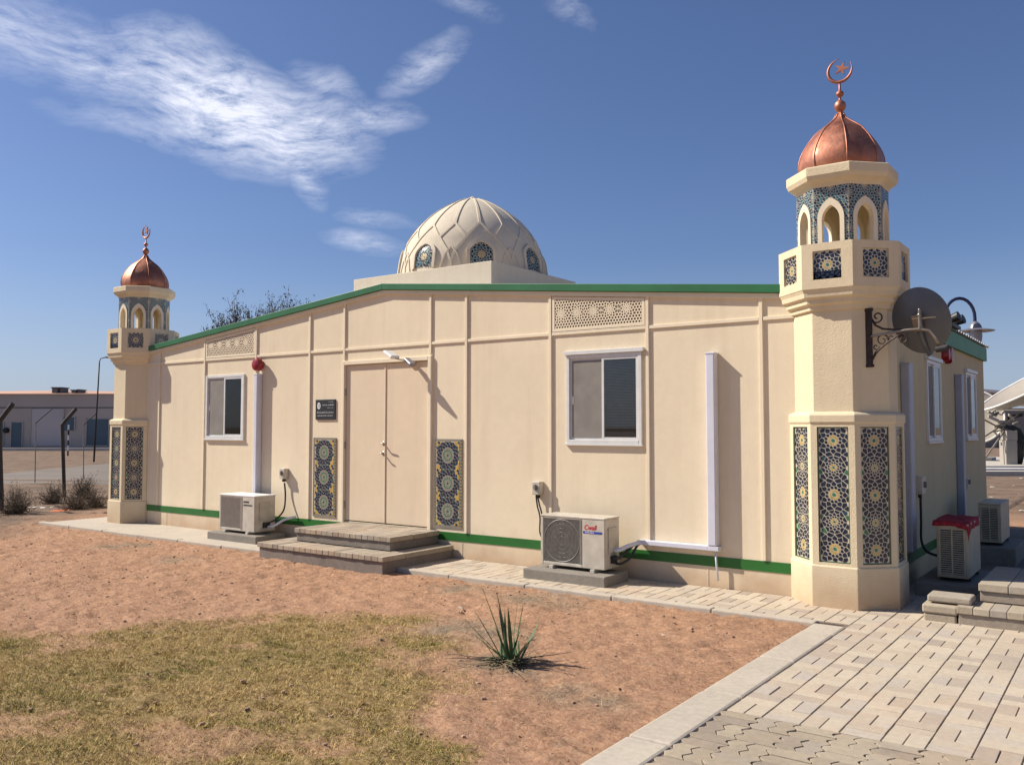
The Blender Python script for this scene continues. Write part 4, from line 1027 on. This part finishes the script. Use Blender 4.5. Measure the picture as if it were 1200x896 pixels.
def shrub(base,w,h,n,label,seed):
    r=random.Random(seed); base=Vector(base); s_=thing('dry_shrub',base,label,'shrub','dry shrubs by the fence')
    mb=MB(); lf=MB()
    for k in range(n):
        an=r.uniform(0,6.28); el=r.uniform(.15,1.4); d=Vector((math.cos(an)*math.cos(el)*w/2,math.sin(an)*math.cos(el)*w/2,math.sin(el)*h)); L=r.uniform(.6,1.0)
        p=base.copy(); pts=[p.copy()]; st=d*L/5
        for i in range(5):
            p=p+st+Vector((r.uniform(-1,1),r.uniform(-1,1),r.uniform(-.6,.8)))*d.length*.07; pts.append(p.copy())
        mb.tube(pts,[.008,.007,.005,.004,.003,.002],4,cap=False)
        for q in range(26):
            i=r.randint(1,5); c=pts[i]+Vector((r.gauss(0,1),r.gauss(0,1),r.gauss(0,.8)))*.055*max(w,.8)
            a=Vector((r.uniform(-1,1),r.uniform(-1,1),r.uniform(-1,1))).normalized()*r.uniform(.01,.03); b=Vector((r.uniform(-1,1),r.uniform(-1,1),r.uniform(-1,1))).normalized()*r.uniform(.006,.014)
            lf.add([tuple(c-a),tuple(c+b),tuple(c+a)],[(0,1,2)])
    mb.build('branches','shrub_twig',s_,recalc=False); lf.build('foliage','shrub_twig',s_,recalc=False)
def gp(px,py,z=-.07):
    r=ray(px,py); t_=(z-H)/r.z; return Vector((r.x*t_,r.y*t_,z))
for i,(px,py,w,h,n,l) in enumerate(((18,604,.85,.50,75,'dry shrub at the left edge of the sand, before the nearest fence post'),(62,592,.62,.42,60,'low dry shrub just left of the bent fence post'),(97,586,.72,.50,60,'tallest dry shrub, behind and right of the bent fence post'),(88,598,.75,.30,60,'low dry shrub beside white litter near the left minaret'),(112,596,.55,.36,50,'dry shrub closest to the base of the left minaret'))):
    shrub(gp(px,py),w*1.25,h*1.2,int(n*1.8),l,30+i)
# tree behind the roof
def tree():
    base=at(306,520,30); base.z=-.07
    tr_=thing('acacia_tree',base,'sparse thorny tree showing above the roof left of the dome','tree')
    r=random.Random(12); r2=random.Random(3); mb=MB(); lf=MB()
    def grow(p,d,L,rad,lv):
        pts=[p.copy()]; n=4; q=p.copy(); dd=d.copy()
        for i in range(n): dd=(dd+Vector((r.uniform(-.22,.22),r.uniform(-.22,.22),r.uniform(-.1,.15)))).normalized(); q=q+dd*L/n; pts.append(q.copy())
        mb.tube(pts,[rad*(1-.45*i/n) for i in range(n+1)],5 if lv>2 else 4,cap=False)
        if lv<=2:
            for k in range(9 if lv else 16):
                c=pts[r2.randint(1,n)]+Vector((r2.gauss(0,1),r2.gauss(0,1),r2.gauss(0,1)))*.10
                a=Vector((r2.uniform(-1,1),r2.uniform(-1,1),r2.uniform(-1,1))).normalized()*r2.uniform(.03,.07); b=Vector((r2.uniform(-1,1),r2.uniform(-1,1),r2.uniform(-1,1))).normalized()*r2.uniform(.015,.03)
                lf.add([tuple(c-a),tuple(c+b),tuple(c+a),tuple(c-b)],[(0,1,2,3)])
        if lv==0: return
        for k in range(r.choice((2,3,3))):
            nd=(dd+Vector((r.uniform(-1,1),r.uniform(-1,1),r.uniform(-.25,.6)))*.8).normalized(); grow(pts[r.randint(2,n)],nd,L*r.uniform(.62,.85),rad*.6,lv-1)
    mbt=MB(); mbt.tube([base,base+Vector((.1,0,1.2)),base+Vector((0,.1,2.2))],[.2,.16,.13],9); 
    for k in range(9):
        an=k*6.28/9; grow(base+Vector((0,.1,2.1)),Vector((math.cos(an)*.75,math.sin(an)*.75,.98)).normalized(),1.60,.085,4)
    us=sorted(Vector(v_).dot(RT)*F_/(Vector(v_).dot(FW))+600 for v_ in mb.v if v_[2]>4.6) or [300]; zs=sorted(v_[2] for v_ in mb.v)
    kz=6.15/zs[int(len(zs)*.998)]; lo,hi=us[int(len(us)*.02)],us[int(len(us)*.98)]; k=min(1.5,104/max(1,hi-lo)); mid=(lo+hi)/2
    bu=base.dot(RT)*F_/base.dot(FW)+600; sh=RT*((305-(bu+(mid-bu)*k))*30/F_)
    def warp_(p): q=Vector(p)-base; return tuple(base+sh+Vector((q.x*k,q.y*k,q.z*kz)))
    for m_ in (mb,lf,mbt): m_.v=[warp_(p) for p in m_.v]
    mbt.build('trunk','bark',tr_,smooth=1); mb.build('limbs','bark',tr_,recalc=False); lf.build('foliage','acacia_leaf',tr_,recalc=False)
tree()
# litter by the shrubs
for i,(px,py,w,l,mt) in enumerate(((52,596,.40,'flat scrap of white rubble between the dry shrubs','litter'),(4,603,.2,'small white scrap at the far left edge of the sand','litter'),(72,600,.12,'small orange scrap on the sand by the shrubs','orange_litter'))):
    p=gp(px,py); mb=MB()
    for k in range(7):
        c=p+RT*random.uniform(-w,w)+FW*random.uniform(-.12,.12)+Vector((0,0,.015)); mb.obox(c,RT*random.uniform(.03,.11),FW*random.uniform(.03,.08)+Vector((0,0,.01)),Vector((.004,0,.02)))
    o=mb.build('rubble',mt,None,loc=tuple(p),bevel=.008); tag(o,l,'litter')
# ================================================================= BACKGROUND LEFT
d_=Vector((-.6,.8,0)); n_=Vector((-.8,-.6,0))
mb=MB(); a0=n_*9.9+Vector((0,0,-.055)); 
for s0,s1 in ((-60,260),): 
    L=60; rows=[]
    for i in range(L+1):
        s=s0+(s1-s0)*i/L; w=0.15*math.sin(s*.3); rows.append([tuple(n_*(9.9+w)+d_*s+Vector((0,0,-.052))),tuple(n_*(17.6+w*.7)+d_*s+Vector((0,0,-.052)))])
    mb.loft(rows,False,False,False)
o=mb.build('road','asphalt',None,recalc=False); tag(o,kind='structure')
WD=64.; 
def TW(u,y,z):
    p=RT*u+FW*(WD+y); return (p.x,p.y,z)
ux=lambda px:(px-600)*WD/F_
zw=lambda py:H+(500-py)*WD/F_
wh=thing('warehouse',TW(ux(60),0,0),'long low grey warehouse with teal doors beyond the road','building')
mb=MB(TW); mb.box(ux(-160),ux(230),0,18,-.2,zw(461)); mb.build('wall','warehouse_wall',wh)
mb=MB(TW); n=24
rows=[[(ux(-162+ (392)*i/n),-.15,zw(461.5)),(ux(-162+392*i/n),3,zw(461)+.05+.28*math.sin(math.pi*min(1,max(0,(i/n))))**1 ),(ux(-162+392*i/n),18.2,zw(461))] for i in range(n+1)]
mb.loft(rows,False,False,False); mb.build('roof','warehouse_roof',wh)
mb=MB(TW); mb.box(ux(-160),ux(230),-.02,0.001,zw(478),zw(477)); mb.build('wall_joint','ac_dark',wh)
for a,b,c,e,nm,mt in ((38,75,479,522,'roller_door','warehouse_door'),(-14,5,495,522,'door','warehouse_teal'),(15,27,495,523,'door','warehouse_teal'),(76,88,489,504,'window','warehouse_teal'),(103,128,491,521,'door','warehouse_teal'),(-60,-30,479,522,'roller_door','warehouse_door')):
    mb=MB(TW); mb.box(ux(a),ux(b),-.06,.02,max(-.05,zw(e)),zw(c))
    if nm=='roller_door':
        z=zw(e)
        while z<zw(c): mb.box(ux(a)+.05,ux(b)-.05,-.075,-.06,z,z+.10); z+=.16
    mb.build(nm,mt,wh)
    mb=MB(TW); q=.07; mb.box(ux(a)-q,ux(a)-.01,-.09,.0,max(-.05,zw(e)),zw(c)+q); mb.box(ux(b)+.01,ux(b)+q,-.09,.0,max(-.05,zw(e)),zw(c)+q); mb.build('door_frame','warehouse_wall',wh)
mb=MB(TW); mb.sphere((ux(9),-.1,zw(504)),.22,10,6); mb.build('wall_vent','black',wh)
for a,b,c,e,l in ((55,62,453,461,'dark boxy rooftop unit on the far warehouse, leftmost and largest'),(65,67,453,461,'thin dark vent pipe beside the largest rooftop unit'),(78,84,456,461,'low dark rooftop unit on the far warehouse, right of the vent pipe'),(85.5,88,455.5,461,'small rightmost dark vent on the far warehouse roof')):
    t_=thing('rooftop_unit',TW(ux((a+b)/2),1,zw(461)),l,'rooftop unit'); mb=MB(TW); mb.box(ux(a),ux(b),.6,1.6,zw(461),zw(c+1.2)); mb.build('body','duct_unit',t_,bevel=.04)
    mb=MB(TW); mb.box(ux(a)-.04,ux(b)+.04,.55,1.65,zw(c+1.2)+.002,zw(c)); mb.build('cap','duct_unit',t_)
mb=MB(TW); mb.box(ux(-170),ux(240),-3.0,-2.6,-.2,.12); o=mb.build('roadside_kerb','far_concrete',None); tag(o,kind='structure')
def post(px,py,bend,tip,label,pale=False,r=.035):
    b=gp(px,py); dist=b.x*-math.sin(yaw)+b.y*math.cos(yaw); t_=thing('fence_post',b,label,'fence post','bent fence posts by the road')
    p1=at(bend[0],bend[1],dist); p2=at(tip[0],tip[1],dist-.05)
    mb=MB(); mb.tube([b-Vector((0,0,.2)),p1],r,8); mb.build('upright','pale_post' if pale else 'dark_post',t_,smooth=50)
    mb=MB(); mb.tube([p1-Vector((0,0,.02)),p1+(p2-p1)*.2,p2],r*1.05,8); mb.build('angled_arm','dark_post',t_,smooth=50)
post(3,600,(-1,494),(15,473),'dark bent fence post at the left edge of the photo',r=.045)
post(76,584,(73,497),(89,479),'dark bent fence post rising from the dry shrubs',r=.042)
post(41,566,(42,495),(61,479),'slender fence post with dark arm before the roller door',True,.016)
post(98,562,(98,497),(113,484),'slender fence post with dark arm beside the leaning light pole',True,.016)
# striped marker
b=gp(79.5,534); ds=b.x*-math.sin(yaw)+b.y*math.cos(yaw); t_=thing('striped_marker',b,'thin black and white marker post across the road','marker post')
for i in range(6):
    mb=MB(); z0=b.z+i*.3; mb.tube([(b.x,b.y,z0),(b.x,b.y,z0+.299)],.045,8); mb.build('band','black' if i%2==0 else 'white_paint',t_)
# street light pole
b=gp(110,541); ds=b.x*-math.sin(yaw)+b.y*math.cos(yaw); t_=thing('street_light',b,'tall thin light pole across the road beside the left minaret','street light')
top=at(116.5,424,ds); mb=MB(); mb.tube([b,top],[.045,.032],8); mb.build('pole','dark_post',t_,smooth=1)
mb=MB(); mb.tube([top,at(118,420,ds),at(124,418.5,ds)],.022,6); mb.build('bracket_arm','dark_post',t_,smooth=1)
mb=MB(); c=at(127,418.6,ds); mb.obox(c,RT*.14,FW*.09,Vector((0,0,.035))); mb.build('lamp_head','lamp_grey',t_,bevel=.02)
# ================================================================= DISH, LAMP, SPOTLIGHT
sq=math.sqrt(.5); fx=C0+Vector((.285,-.310,0)); 
sd=thing('satellite_dish',(C0.x+.285,C0.y-.32,2.13),'dark grey satellite dish on a scrolled iron bracket fixed to the right minaret','satellite dish')
O=Vector((C0.x+.283,C0.y-.317,0)); AX=Vector((.97,-.10,0)).normalized(); 
def TB(u,y,z): p=O+AX*u+Vector((0,0,z))+Vector((.7,-.7,0)).normalized()*(-y); return tuple(p)
mb=MB(TB); mb.box(-.028,.028,-.03,.012,2.135,2.655); mb.box(-.036,.036,-.034,.012,2.13,2.155); mb.box(-.036,.036,-.034,.012,2.63,2.66); mb.build('wall_plate','rust_iron',sd,bevel=.004)
mb=MB(TB)
def spiral(cx,cz,r0,r1,a0,a1,n=18): return [(cx+(r0+(r1-r0)*i/n)*math.cos(a0+(a1-a0)*i/n),-.02,cz+(r0+(r1-r0)*i/n)*math.sin(a0+(a1-a0)*i/n)) for i in range(n+1)]
mb.tube([(.02,-.02,2.57),(.06,-.02,2.50),(.12,-.02,2.465),(.22,-.02,2.45),(.36,-.02,2.44)],.009,6)
mb.tube(spiral(.075,2.575,.055,.012,-2.2,4.6),.007,6)
mb.tube([(.02,-.02,2.19),(.06,-.02,2.26),(.14,-.02,2.33),(.24,-.02,2.395),(.29,-.02,2.40)],.010,6)
mb.tube(spiral(.285,2.36,.045,.012,1.6,-4.2),.007,6)
mb.tube(spiral(.115,2.365,.055,.015,0,7.5),.006,6); mb.tube(spiral(.06,2.31,.03,.008,0,-6),.005,6); mb.tube(spiral(.185,2.385,.03,.008,3,9),.005,6)
mb.build('scroll_bracket','rust_iron',sd,smooth=1)
mb=MB(TB); mb.tube([(.01,-.02,2.405),(.15,-.02,2.42),(.30,-.02,2.44),(.42,-.02,2.44),(.50,-.02,2.425),(.55,-.02,2.36),(.585,-.02,2.27)],.0125,10); mb.build('support_arm','galvanised',sd,smooth=1)
hub=Vector(TB(.43,-.02,2.44)); mb=MB(); mb.tube([hub,hub+Vector((0,0,.16))],.014,8); 
mb.tube([hub+Vector((0,0,.09))-AX*.06,hub+Vector((0,0,.09))+AX*.13],.008,6); mb.sphere(hub+Vector((0,0,.12)),.02,8,6); mb.sphere(hub+Vector((0,0,.165)),.014,8,6)
mb.build('mount_pole','galvanised',sd,smooth=50)
# the dish: back to the viewer
dist0=7.65; DCn=at(1079.5,375.5,dist0)
nrm=(RT*.62+FW*.70+Vector((0,0,.26))).normalized()        # boresight, pointing away
upv=(Vector((0,0,1))-nrm*nrm.z).normalized(); upv=(upv+RT*-.16).normalized(); upv=(upv-nrm*upv.dot(nrm)).normalized(); sdv=nrm.cross(upv).normalized()
mb=MB(); ra,rb=.298,.245; rings=[]
for i in range(13):
    q=i/12; rings.append([tuple(DCn-nrm*(.065*(1-q*q))+upv*ra*q*math.cos(2*math.pi*j/48)+sdv*rb*q*math.sin(2*math.pi*j/48)) for j in range(48)])
rings=rings[1:]; rim=[tuple(Vector(p)+nrm*.012) for p in rings[-1]]; inner=[[tuple(Vector(p)+nrm*.006) for p in r3] for r3 in reversed(rings)]
mb.loft(rings+[rim]+inner); mb.build('reflector','dish_grey',sd,smooth=50)
hb=DCn-nrm*.07; mb=MB(); mb.obox(hb-nrm*.03,upv*.075,sdv*.04,nrm*.03); mb.obox(hb-nrm*.05+upv*.05+sdv*.03,upv*.03,sdv*.022,nrm*.02); mb.build('dish_clamp','galvanised',sd,bevel=.006)
mb=MB(); e=DCn-upv*.315+nrm*.02; mb.tube([hb-nrm*.03,hb-upv*.15-nrm*.015,e-nrm*.02,e+nrm*.05],[.022,.020,.016,.014],8); mb.build('feed_arm','dish_grey',sd,smooth=1)
mb=MB(); e=Vector(TB(.585,-.02,2.265)); mb.tube([e-Vector((.03,0,.01)),e+Vector((.05,.0,.0)),e+Vector((.07,0,.02))],[.026,.030,.022],10); mb.build('feed_joint','dark_post',sd,smooth=50)
# gooseneck lamp behind the hall
gd=13.9; t_=thing('gooseneck_lamp',(at(1106,500,gd).x,at(1106,500,gd).y,-.07),'dark gooseneck street lamp with a wide grey shade behind the hall','street lamp')
pb=at(1106,500,gd); mb=MB(); pts=[Vector((pb.x,pb.y,-.1)),at(1106,420,gd),at(1106,372,gd)]
cx,cy,rx,ry=1124.5,373,18.0,23.5
for i in range(13):
    a=math.pi-math.pi*i/12; pts.append(at(cx+rx*math.cos(a),cy-ry*math.sin(a),gd))
pts.append(at(1142.5,379,gd)); mb.tube(pts,[.05,.04]+[.026]*(len(pts)-2),10); mb.build('pole','dark_blue_paint',t_,smooth=1)
c=at(1143,386,gd); s_=gd/F_
mb=MB(); mb.lathe([(.02,c.z+10*s_),(.05,c.z+8*s_),(.085,c.z+5*s_),(.10,c.z+1.2*s_)],c,20,0,apo=False); mb.build('cone_cap','lamp_grey',t_,smooth=40)
mb=MB(); mb.lathe([(.10,c.z+1.3*s_),(.27,c.z-1.2*s_),(.285,c.z-2.0*s_),(.265,c.z-2.4*s_),(.10,c.z-1.2*s_)],c,32,0,apo=False); mb.build('lamp_shade','lamp_grey',t_,smooth=40)
mb=MB(); mb.lathe([(.095,c.z-1.3*s_),(.10,c.z-8*s_),(.085,c.z-16*s_),(.03,c.z-19*s_)],c,16,0,apo=False); mb.build('lamp_globe','lamp_grey',t_,smooth=40)
# spotlight on the eave
p=Vector((XR+.12,11.9,2.90)); t_=thing('spotlight',p,'small black twin spotlight on the side eave next to the dish','spotlight')
mb=MB(); mb.box(p.x-.03,p.x+.03,p.y-.25,p.y+.35,p.z-.07,p.z-.03); mb.build('bracket','black',t_)
for dy in (-.15,.2):
    mb=MB(); mb.tube([p+Vector((-.06,dy,.0)),p+Vector((.0,dy,.02)),p+Vector((.09,dy-.02,.05))],[.035,.05,.06],12); mb.build('lamp_can','black',t_,smooth=50)
# ================================================================= BACKGROUND RIGHT
def gp2(px,dist,z=0): 
    q=at(px,500,dist); q.z=z; return q
def big_dish(name,cpx,cpy,dist,rad,axis_,label,base,cr=.28):
    c=at(cpx,cpy,dist); t_=thing(name,(base.x,base.y,-.07),label,'satellite antenna','large satellite antennas beyond the hall')
    ax=Vector(axis_).normalized(); u=ax.orthogonal().normalized(); w=ax.cross(u)
    mb=MB(); rings=[]
    for i in range(1,13):
        q=i/12; rings.append([tuple(c-ax*rad*cr*(1-q*q)+(u*math.cos(2*math.pi*j/48)+w*math.sin(2*math.pi*j/48))*rad*q) for j in range(48)])
    inner=[[tuple(Vector(p)+ax*.04) for p in r3] for r3 in reversed(rings)]
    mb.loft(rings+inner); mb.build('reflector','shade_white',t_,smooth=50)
    mb=MB(); mb.tube([tuple(c+(u*math.cos(2*math.pi*j/48)+w*math.sin(2*math.pi*j/48))*rad+ax*.03) for j in range(49)],.045,6); mb.build('rim','white_paint',t_,smooth=1)
    mb=MB(); bk=c-ax*rad*cr
    for j in range(10):
        a=2*math.pi*j/10; e=c+(u*math.cos(a)+w*math.sin(a))*rad*.8-ax*rad*cr*.42; mb.tube([bk-ax*rad*.28,e],.035,5); mb.tube([bk+(e-bk)*.5-ax*.02,bk-ax*rad*.28],.03,5)
    mb.build('back_frame','white_paint',t_,smooth=1)
    mb=MB(); top=bk-ax*rad*.25; mb.tube([(base.x,base.y,-.1),(base.x,base.y,top.z*.6+.2),tuple(top)],[.3,.26,.2],12); mb.build('pedestal','shade_white',t_,smooth=50)
    mb=MB(); mb.obox((base.x,base.y,.06),(.7,0,0),(0,.7,0),(0,0,.13)); mb.build('footing','far_concrete',t_)
    return t_,c,ax,bk
DB=37.
big_dish('satellite_antenna',1209,449,DB,2.25,-RT*.50+Vector((0,0,.86))+FW*.10,'large white satellite antenna tilted up beyond the hall, cut by the right edge',gp2(1214,DB+.4),.30)
big_dish('satellite_antenna',1141,488,DB+3,1.25,-RT*.35-FW*.85+Vector((0,0,.25)),'rounded white satellite antenna half hidden behind the hall',gp2(1144,DB+3.6),.22)
# equipment on the plinth between them
eq=thing('antenna_cabinet',gp2(1182,DB-1),'white equipment cabinet with dark hoses under the tilted antenna','cabinet')
def TE(u,y,z): p=gp2(1182,DB-1)+RT*u+FW*y; return (p.x,p.y,z)
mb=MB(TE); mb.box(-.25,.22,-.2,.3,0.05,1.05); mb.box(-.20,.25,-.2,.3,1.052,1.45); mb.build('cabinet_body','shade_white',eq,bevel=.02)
mb=MB(TE)
for k in range(4): mb.tube([(.3+.05*k,0,.05),(.42+.1*k,0,.9),(.15+.1*k,0,1.5),(-.5+.2*k,0,1.65)],.05,6)
mb.build('hose','black_rubber',eq,smooth=1)
rr=random.Random(2)
for k in range(22):
    u=rr.uniform(-1.0,.7); z=rr.uniform(1.3,2.25); mb=MB(TE); mb.obox((u,rr.uniform(-.2,.4),z),(rr.uniform(.05,.22),0,rr.uniform(-.1,.1)),(0,.05,0),(0,0,rr.uniform(.02,.08)))
    mb.build('feed_panel','dark_post' if k%3==0 else 'shade_white',eq,bevel=.01)
mb=MB(TE)
for a,b in (((-1.0,0,1.2),(.4,0,2.1)),((-1.2,0,2.0),(.2,0,1.25)),((-1.1,.1,.1),(-.2,0,1.4)),((.5,0,.1),(.8,0,2.3))): mb.tube([a,b],.035,6)
mb.build('strut','galvanised',eq)
mb=MB()
a=gp2(1040,DB-3);b=gp2(1400,DB-3); 
def strip(px0,px1,d0,d1,z0,z1,name,mat,struct=True,label=None,cat=None):
    mb=MB(lambda u,y,z:tuple(RT*u+FW*y+Vector((0,0,z)))); mb.box((px0-600)*d0/F_,(px1-600)*d0/F_,d0,d1,z0,z1); o=mb.build(name,mat,None,bevel=.02)
    if struct: tag(o,kind='structure')
    else: tag(o,label,cat)
strip(1060,1500,DB-2.5,DB+8,-.1,.06,'antenna_slab','far_concrete')
strip(1100,1500,29.6,30.1,-.1,.10,'service_kerb','far_concrete')
strip(1100,1500,31.8,33.6,-.1,-.02,'service_track','asphalt')
cable('surface_pipe',[gp2(1120,30.9,.10),gp2(1250,30.7,.10),gp2(1500,30.5,.10)],.07,'white_paint','long white pipe lying on the ground beyond the side units','pipe')
sh=thing('equipment_shelter',gp2(1172,70),'low shelter with a pale flat roof far behind the antennas','shelter')
def TH(u,y,z): p=gp2(1172,70)+RT*u+FW*y; return (p.x,p.y,z)
mb=MB(TH); mb.box(-3,3,0,5,-.1,3.1); mb.build('wall','ac_grille',sh)
mb=MB(TH); mb.add([(-3.6,-.6,4.6),(2.2,-.6,4.1),(2.2,6,4.1),(-3.6,6,4.6),(-3.6,-.6,4.8),(2.2,-.6,4.3),(2.2,6,4.3),(-3.6,6,4.8)],[(0,3,2,1),(4,5,6,7),(0,1,5,4),(1,2,6,5),(2,3,7,6),(3,0,4,7)]); mb.build('roof','white_paint',sh)
mb=MB(TH)
for u in (-3,-1,1): mb.box(u-.1,u+.1,.2,.4,3.1,4.45)
mb.build('roof_post','dark_post',sh)
mb=MB(); rr=random.Random(9)
for k in range(26):
    p=gp2(rr.uniform(1150,1240),rr.uniform(17,29),-.05); mb.sphere(p,rr.uniform(.02,.06),7,5,(1.5,1,.5))
o=mb.build('rubble_stones','far_concrete',None); tag(o,'scattered pale rubble on the dirt behind the side units','rubble',kind='stuff')
# ================================================================= SKY AND SUN
Ld=Vector((2.4,1,-2.3)).normalized(); S_=-Ld
el=math.asin(S_.z); az=math.atan2(S_.x,S_.y)
sl=bpy.data.lights.new('sun','SUN'); sl.energy=5.0; sl.angle=R(.53); sl.color=(1,.93,.82); so=bpy.data.objects.new('sun',sl); col.objects.link(so); so.rotation_euler=Ld.to_track_quat('-Z','Y').to_euler()
w=bpy.data.worlds.new('World'); sc.world=w; w.use_nodes=True; t=w.node_tree; bg=t.nodes['Background']
sky=N(t,'ShaderNodeTexSky',sky_type='NISHITA'); sky.sun_disc=False; sky.sun_elevation=el; sky.sun_rotation=az; sky.air_density=1.0; sky.dust_density=.9; sky.ozone_density=3.2; sky.altitude=100
g=N(t,'ShaderNodeTexCoord'); vec=N(t,'ShaderNodeVectorMath',{0:g.outputs['Generated']},operation='NORMALIZE').outputs[0]
sx=N(t,'ShaderNodeSeparateXYZ',{0:vec})
M=lambda op,a,b=0,c=None:N(t,'ShaderNodeMath',{0:a,1:b} if c is None else {0:a,1:b,2:c},operation=op).outputs[0]
azn=M('ARCTAN2',M('MULTIPLY',sx.outputs[0],-1),sx.outputs[1]); eln=M('ARCSINE',sx.outputs[2])
def dirae(px,py):
    r=ray(px,py).normalized(); return math.atan2(-r.x,r.y),math.asin(r.z)
# wisps: elliptical envelopes in azimuth/elevation broken up by stretched, warped noise
ccv=N(t,'ShaderNodeCombineXYZ',{0:azn,1:eln,2:0.}).outputs[0]
warp=N(t,'ShaderNodeTexNoise',{'Vector':ccv,'Scale':5.,'Detail':3.}).outputs[1]
wv=N(t,'ShaderNodeVectorMath',{0:warp,1:(.5,.5,.5)},operation='SUBTRACT').outputs[0]
wv=N(t,'ShaderNodeVectorMath',{0:wv,'Scale':.085},operation='SCALE').outputs[0]
cw=N(t,'ShaderNodeVectorMath',{0:ccv,1:wv},operation='ADD').outputs[0]
sw=N(t,'ShaderNodeSeparateXYZ',{0:cw})
def wisp(c,half_l,half_w,ang,amp):
    a0,e0=dirae(*c); k=1/F_
    da=M('MULTIPLY',M('SUBTRACT',sw.outputs[0],a0),-math.cos(e0)); de=M('SUBTRACT',sw.outputs[1],e0)
    ca,sa=math.cos(R(ang)),math.sin(R(ang))
    p=M('DIVIDE',M('ADD',M('MULTIPLY',da,ca),M('MULTIPLY',de,-sa)),half_l*k); q=M('DIVIDE',M('ADD',M('MULTIPLY',da,sa),M('MULTIPLY',de,ca)),half_w*k)
    d=M('SQRT',M('ADD',M('MULTIPLY',p,p),M('MULTIPLY',q,q)))
    return M('MULTIPLY',M('MAXIMUM',M('SUBTRACT',1.0,d),0),amp)
env=None
for a in (((275,118),180,76,17,1.5),((330,150),115,58,10,1.25),((130,72),200,56,14,.72),((20,35),130,54,8,.6),((358,195),62,24,62,.9),((430,135),75,24,4,.8),((495,80),66,24,-32,.66),((425,290),60,19,8,.62),((440,262),55,14,6,.5),((665,25),45,20,20,.38),((540,15),60,16,20,.28),((380,85),60,22,35,.6),((170,150),120,26,5,.5)):
    e=wisp(*a); env=e if env is None else M('MAXIMUM',env,e)
mp=N(t,'ShaderNodeMapping',{'Vector':cw,'Rotation':(0,0,R(20)),'Scale':(7,20,1)}).outputs[0]
nz=N(t,'ShaderNodeTexNoise',{'Vector':mp,'Scale':2.3,'Detail':8.,'Roughness':.68,'Distortion':.25}).outputs[0]
mp2=N(t,'ShaderNodeMapping',{'Vector':cw,'Rotation':(0,0,R(-15)),'Scale':(9,30,1)}).outputs[0]
nz2=N(t,'ShaderNodeTexNoise',{'Vector':mp2,'Scale':3.4,'Detail':7.,'Roughness':.7,'Distortion':.3}).outputs[0]
nn=M('ADD',M('MULTIPLY',nz,.6),M('MULTIPLY',nz2,.4))
al=M('MULTIPLY',env,N(t,'ShaderNodeMapRange',{'Value':nn,'From Min':.34,'From Max':.66,'To Min':0.,'To Max':1.5}).outputs[0])
al=N(t,'ShaderNodeMapRange',{'Value':al,'From Min':.04,'From Max':1.25,'To Min':0.,'To Max':.93}).outputs[0]
CLOUD=(10.5,10.8,12.2)
hz=N(t,'ShaderNodeMapRange',{'Value':sx.outputs[2],'From Min':0.,'From Max':.20,'To Min':.5,'To Max':0.},interpolation_type='SMOOTHSTEP').outputs[0]
skc=mix(t,hz,mix(t,1.0,sky.outputs[0],(.82,.87,1.08),'MULTIPLY'),(5.0,6.1,8.2))
cm=mix(t,al,skc,CLOUD)
t.links.new(cm,bg.inputs[0]); bg.inputs[1].default_value=.068
sc.view_settings.view_transform='Standard'; sc.view_settings.look='None'; sc.view_settings.exposure=0.45; sc.view_settings.gamma=1
w.cycles.sampling_method='MANUAL'; w.cycles.sample_map_resolution=512
sc.cycles.max_bounces=4; sc.cycles.diffuse_bounces=3; sc.cycles.transparent_max_bounces=8
